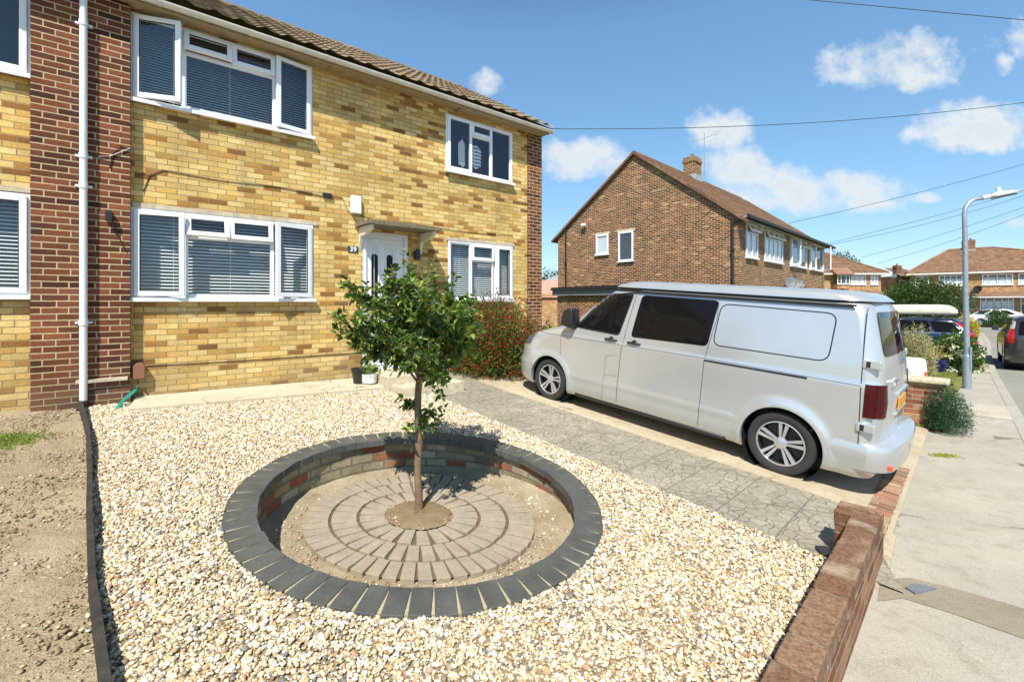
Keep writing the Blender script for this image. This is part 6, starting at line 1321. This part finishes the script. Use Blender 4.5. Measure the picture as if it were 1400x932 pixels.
d = unit(rs.normal(0, 1, (46, 3))); d[:, 2] = np.abs(d[:, 2]); d[:, 1] = -np.abs(d[:, 1])*.9; pp = d*np.array([.72, .66, 1.02])*rs.uniform(.86, 1.05, (46, 1)); 
for p_ in pp: q_ = np.repeat(p_[None], 14, 0)+rs.normal(0, .022, (14, 3)); leaves('bloom', q_, rs.normal(0, 1, q_.shape), rs.uniform(.05, .085, 14), .8, np.repeat(pick([(.80, .78, .62), (.82, .80, .72), (.75, .68, .42)], [5, 5, 2], 1, .05), 14, 0), M['matt_leaf'], rb, False)
shrub('yellow_bush', 'bright yellow flowering bush by the corner beyond the roof box', 'shrub', gat(1324, 26), .48, .5, 1.25, 1600, .11, .6, [(.62, .46, .03), (.52, .40, .05), (.25, .26, .05)], [40, 25, 20], 'matt_leaf', 8, None, .2, seed=7)
shrub('round_bush', 'rounded green bush before the front window of the far house', 'shrub', gat(1363, 37.5), 1.15, 1.0, 1.45, 2200, .16, .6, [(.07, .13, .03), (.12, .18, .05), (.04, .08, .02)], [3, 2, 2], 'matt_leaf', 8, None, .2, seed=9)
shrub('hedge_tree', 'broad dark green hedge tree beyond the cars, in front of the far house', 'tree', gat(1263, 31), 2.9, 1.6, 3.55, 14000, .15, .6, [(.045, .085, .02), (.08, .125, .03), (.13, .17, .045), (.025, .05, .014)], [30, 28, 12, 26], 'matt_leaf', 9, None, .22, seed=10, trunk=.35, crownname='crown')
shrub('background_tree', 'treetop showing over the hipped roof of the corner house', 'tree', gat(1152, 62), 2.6, 2.4, 9.0, 3500, .26, .6, [(.05, .09, .02), (.09, .13, .04), (.03, .055, .015)], [3, 2, 2], 'matt_leaf', 8, None, .3, seed=13, trunk=3.0, crownname='crown')
shrub('background_tree', 'dark treetop low on the horizon at the left edge of the gable house', 'tree', gat(750, 75), 4.5, 3.4, 7.0, 3500, .35, .6, [(.05, .09, .02), (.09, .13, .04), (.03, .055, .015)], [3, 2, 2], 'matt_leaf', 8, None, .3, seed=14, trunk=1.8, crownname='crown')
# grass blades: lawn, weeds in the soil, moss tuft on the pavement
def blades(name, pts, zf, h, cols, label, dens_w=.12):
    n_ = len(pts); pos = np.c_[pts, [zf(x, y) for x, y in pts]]; ax = unit(RNG.normal(0, .45, (n_, 3))+np.array([0, 0, 1.])); o = leaves(name, pos, ax, RNG.uniform(.6, 1.3, n_)*h, dens_w, cols, M['matt_leaf'], None, False, 0); return tag(o, label, kind='stuff')
lp = [wl(7.5, -.15), wl(7.5, -2.4), wl(12, -2.0), wl(18, -1.6), wl(18, .2), wl(7.6, .12)]
pts = scatter(lp, 52000); blades('lawn_grass', pts, lambda x, y: SH(y)-.015, .045, pick([(.22, .26, .06), (.34, .33, .10), (.46, .42, .16), (.13, .19, .04)], [3, 3, 2, 2], len(pts)), 'short sun-bleached grass of the lawn beyond the low wall')
q = gp(12, 604); pts = RNG.normal(0, 1, (1300, 2))*np.array([.16, .13])+np.array([q.x-.05, q.y]); blades('soil_weeds', pts, lambda x, y: G(x, y), .035, pick([(.18, .26, .05), (.28, .32, .08)], [1, 1], len(pts)), 'small patch of green weeds in the bare earth', .3)
q = sp(1290, 623); pts = RNG.normal(0, 1, (500, 2))*np.array([.075, .04])+np.array([q.x, q.y]); blades('pavement_weeds', pts, lambda x, y: SH(y), .02, pick([(.25, .30, .05), (.4, .4, .08)], [1, 1], len(pts)), 'tuft of yellow green weed on the pavement', .4)
q = wl(7.1, -.2); pts = np.array([[wl(7.12+random.uniform(-.06, .03), random.uniform(-.7, .12)).x, wl(7.12, 0).y+random.uniform(0, .5)] for _ in range(10)])
pts = np.array([tuple(wl(7.06+random.gauss(0, .03), random.uniform(-1.2, .1)).xy) for _ in range(1200)]); blades('wall_weeds', pts, lambda x, y: max(G(x, y), SH(y)), .05, pick([(.18, .24, .05), (.30, .30, .08)], [1, 1], len(pts)), 'thin weeds along the foot of the low brick wall', .2)
# ------------------------------------------------------------------ lamp post
q = sp(1322, 531); lz = q.y; lp_ = thing('street_lamp', 'tall grey steel street lamp with curved arm beside the pavement', 'street lamp', (q.x, q.y, SH(q.y)))
def lq(px, py): p = at(px, py, lz); return Vector((p.x-q.x, p.y-q.y, p.z-SH(q.y)))
sc = lz/FOC; m = MB(); zA = lq(1322, 487).z; m.tube([(0, 0, -.1), (0, 0, zA)], 4.7*sc, 18); m.tube([(0, 0, zA), (0, 0, zA+.05)], [4.7*sc, 3.9*sc], 18); m.build('base_column', M['grey_metal'], lp_, 40, uv=False)
m = MB(); pts = [Vector((0, 0, zA)), lq(1320, 400), lq(1319.5, 330), lq(1318.5, 292), lq(1320, 284), lq(1325, 277), lq(1332, 273), lq(1343, 271)]; m.tube(pts, [3.3*sc, 3.0*sc, 2.8*sc, 2.6*sc, 2.6*sc, 2.5*sc, 2.4*sc, 2.2*sc], 14); m.build('mast', M['grey_metal'], lp_, 40, uv=False)
a, b = lq(1342, 271), lq(1389, 261.5); dv_ = (b-a).normalized(); Lh = (b-a).length; T = Matrix.Translation(a) @ dv_.to_track_quat('X', 'Z').to_matrix().to_4x4()
hb = Body(w=[(-.05, .05), (-.03, .13), (0, .14), (.04, .10), (.07, .05)], xf=[(-.05, Lh*.96), (0, Lh), (.04, Lh*.8), (.07, Lh*.6)], xr=[(-.05, .22), (-.03, .18), (0, .16), (.04, .22), (.07, .3)], zs=[-.05, -.03, 0, .02, .04, .06, .07], rf=(.25, .045), rr=(.1, .045)); hm = hb.mesh(20, 6, 4); hm.v = [tuple(T @ Vector(v)) for v in hm.v]; hm.tube([T @ Vector((0, 0, 0)), T @ Vector((.22, 0, 0))], .05, 12)
hd = hm.build('lamp_head', simple('lamp_grey', (.62, .64, .66), .4), lp_, 40, uv=False)
m = MB(); m.lathe([(.001, .17), (.035, .165), (.045, .13), (.045, .05)], 14, M=T @ Matrix.Translation((Lh*.52, 0, 0))); m.build('photocell', M['upvc'], hd, 40, uv=False)
m = MB(); m.prism([T @ Vector(v) for v in [(.3, -.09, -.052), (Lh*.9, -.09, -.052), (Lh*.9, .09, -.052), (.3, .09, -.052)]], T.to_3x3() @ Vector((0, 0, -.02))); m.build('lens', M['headlamp'], hd, uv=False)
m = MB(); m.box(-.02, .02, -5.6*sc, -4.6*sc, .45, .95); m.build('access_door', M['grey_metal'], lp_, uv=False)
# ------------------------------------------------------------------ overhead wires
def wire(pts, sag, label, r=.009):
    P_ = []
    for a, b in zip(pts, pts[1:]):
        for k in range(24): t = k/24; P_.append(a.lerp(b, t)-Vector((0, 0, sag*4*t*(1-t))))
    P_.append(pts[-1]); m = MB(); m.tube(P_, r, 5, cap=False); return tag(m.build('overhead_wire', M['wire'], None, uv=False), label, 'wire', 'overhead telephone and power wires')
M['wire'] = simple('wire_black', (.03, .035, .045), .5)
wire([at(-300, -125, 16), at(1040, -6, 11), at(1480, 35, 9.5), at(2600, 140, 8)], .0, 'highest overhead wire crossing the top right corner of the sky', .008)
wire([at(747, 176, 10.2), at(1480, 129, 12), at(3200, -60, 16)], .28, 'overhead wire running from the yellow house gutter across the sky', .008)
wire([at(1079, 305, 20), at(1480, 201, 22), at(3000, -190, 26)], .15, 'overhead wire from the gable house roof to upper right', .011)
wire([at(1127, 334, 25.5), at(1480, 236, 26), at(3000, -170, 28)], .15, 'upper of two close wires from the far eaves of the gable house', .012)
wire([at(1127, 336, 25.6), at(1480, 240, 26), at(3000, -166, 28)], .35, 'lower of two close wires from the far eaves of the gable house', .012)
wire([at(1178, 352, 45), at(1480, 256, 30), at(3000, -170, 26)], .2, 'overhead wire ending at the corner house roof, the higher one', .014)
wire([at(1200, 360, 45), at(1480, 262, 30), at(3000, -162, 26)], .3, 'overhead wire ending at the corner house roof, the lower one', .014)
CLOUDS = [(1225, 96, 105, 36, 1), (1180, 105, 55, 16, 1), (1250, 70, 60, 26, 1), (1373, 92, 15, 18, 1), (1345, 180, 92, 36, 1), (1275, 182, 40, 14, .9), (985, 182, 50, 30, 1), (1095, 270, 145, 32, 1), (1160, 262, 60, 22, 1), (1010, 235, 50, 34, 1), (1060, 250, 60, 24, 1), (1180, 278, 50, 12, 1), (795, 226, 62, 32, 1), (757, 210, 30, 20, 1),
    (663, 118, 24, 20, 1), (1268, 272, 22, 8, .9), (1395, 305, 25, 12, .8), (20, 60, 60, 40, 1), (1500, 60, 120, 40, 1), (-300, 150, 200, 60, 1), (1800, 200, 200, 60, 1)]
# ------------------------------------------------------------------ camera, sky, sun
cam_d = bpy.data.cameras.new('Camera'); cam = bpy.data.objects.new('Camera', cam_d); COL.objects.link(cam); S.camera = cam
cam.location = CAM; cam.rotation_euler = (PI/2, 0, 0); cam_d.sensor_width = 36; cam_d.lens = FOC/1400*36; cam_d.shift_y = -(466-HY)/1400; cam_d.clip_end = 3000; cam_d.clip_start = .05
SUN_EL = R(54); SD = Vector((.158, .987, 0)).normalized()          # horizontal way the sunlight travels
sd = bpy.data.lights.new('Sun', 'SUN'); sun = bpy.data.objects.new('Sun', sd); COL.objects.link(sun); sd.energy = 5.0; sd.angle = R(.53); sd.color = (1., .955, .87)
v = Vector((SD.x*math.cos(SUN_EL), SD.y*math.cos(SUN_EL), -math.sin(SUN_EL))); sun.rotation_euler = v.to_track_quat('-Z', 'Y').to_euler(); sun.location = (0, -5, 20)
W = bpy.data.worlds.new('World'); S.world = W; W.use_nodes = True; t = W.node_tree; t.nodes.clear()
class WN_(N):
    def __init__(s): s.t = t
q = WN_(); out = q.n('ShaderNodeOutputWorld'); bg = q.n('ShaderNodeBackground'); q.l(bg.outputs[0], out.inputs[0]); bg.inputs[1].default_value = .054
sky = q.n('ShaderNodeTexSky', sky_type='NISHITA'); sky.sun_disc = False; sky.sun_elevation = SUN_EL
sky.sun_rotation = math.atan2(-SD.x, -SD.y); sky.air_density = 1.0; sky.dust_density = .15; sky.ozone_density = 2.2
tc = q.n('ShaderNodeTexCoord'); D = tc.outputs['Generated']; sx = q.n('ShaderNodeSeparateXYZ'); q.l(D, sx.inputs[0])
yy = q.m('MAXIMUM', sx.outputs[1], .02); U = q.m('DIVIDE', sx.outputs[0], yy); V = q.m('DIVIDE', sx.outputs[2], yy); front = q.rng(sx.outputs[1], .05, .2)
cvx = q.n('ShaderNodeCombineXYZ'); q.l(U, cvx.inputs[0]); q.l(V, cvx.inputs[1])
n1 = q.n('ShaderNodeTexNoise'); q.l(cvx.outputs[0], n1.inputs['Vector']); n1.inputs['Scale'].default_value = 6.5; n1.inputs['Detail'].default_value = 9; n1.inputs['Roughness'].default_value = .6
n2 = q.n('ShaderNodeTexNoise'); q.l(cvx.outputs[0], n2.inputs['Vector']); n2.inputs['Scale'].default_value = 22; n2.inputs['Detail'].default_value = 7; n2.inputs['Roughness'].default_value = .62
tot = None; topness = None
for (px, py, rx, ry, k) in CLOUDS:
    cu, cv_ = (px-CX)/FOC, (HY-py)/FOC; a = q.m('DIVIDE', q.m('SUBTRACT', U, cu), rx/FOC); b = q.m('DIVIDE', q.m('SUBTRACT', V, cv_), ry/FOC)
    b = q.m('MULTIPLY', b, q.rng(b, -.02, .02, 1.35, .9)); d2 = q.m('ADD', q.m('MULTIPLY', a, a), q.m('MULTIPLY', b, b)); e = q.m('MULTIPLY', q.m('SUBTRACT', 1.42, d2), k); e = q.m('MAXIMUM', e, -1.6)
    tot = e if tot is None else q.m('MAXIMUM', tot, e)
dens_ = q.m('ADD', tot, q.m('ADD', q.m('MULTIPLY', q.m('SUBTRACT', n1.outputs[0], .5), 4.6), q.m('MULTIPLY', q.m('SUBTRACT', n2.outputs[0], .5), 2.6)))
mask = q.m('MULTIPLY', q.m('POWER', q.rng(dens_, .0, 1.35), 1.15), front); mask = q.m('MULTIPLY', mask, .97)
shade_ = q.rng(q.m('ADD', dens_, q.m('MULTIPLY', q.m('SUBTRACT', n1.outputs[0], .5), -3.)), .6, 2.6, 1., .80)
cc_ = q.mix(1., (11.2, 11.8, 12.0), q.ramp(shade_, [(.8, (.78, .83, .89)), (1., (1, 1, 1))]), 'MULTIPLY')
el_ = q.ramp(q.m('MAXIMUM', sx.outputs[2], 0.), [(0, (1.35, 1.55, 1.85)), (.10, (1.6, 1.85, 2.05)), (.28, (2.0, 2.4, 2.4)), (.52, (2.3, 2.9, 2.9)), (.75, (1.1, 1.3, 1.3)), (1., (.9, 1., 1.))])
sk = q.mix(1., sky.outputs[0], el_, 'MULTIPLY')
q.l(q.mix(mask, sk, cc_), bg.inputs[0])
S.view_settings.view_transform = 'Standard'; S.view_settings.look = 'None'; S.view_settings.exposure = .52; S.view_settings.gamma = 1
S.render.engine = 'CYCLES'; S.cycles.max_bounces = 8; S.cycles.diffuse_bounces = 2; S.cycles.transparent_max_bounces = 12
S.render.resolution_x = 1024; S.render.resolution_y = 681
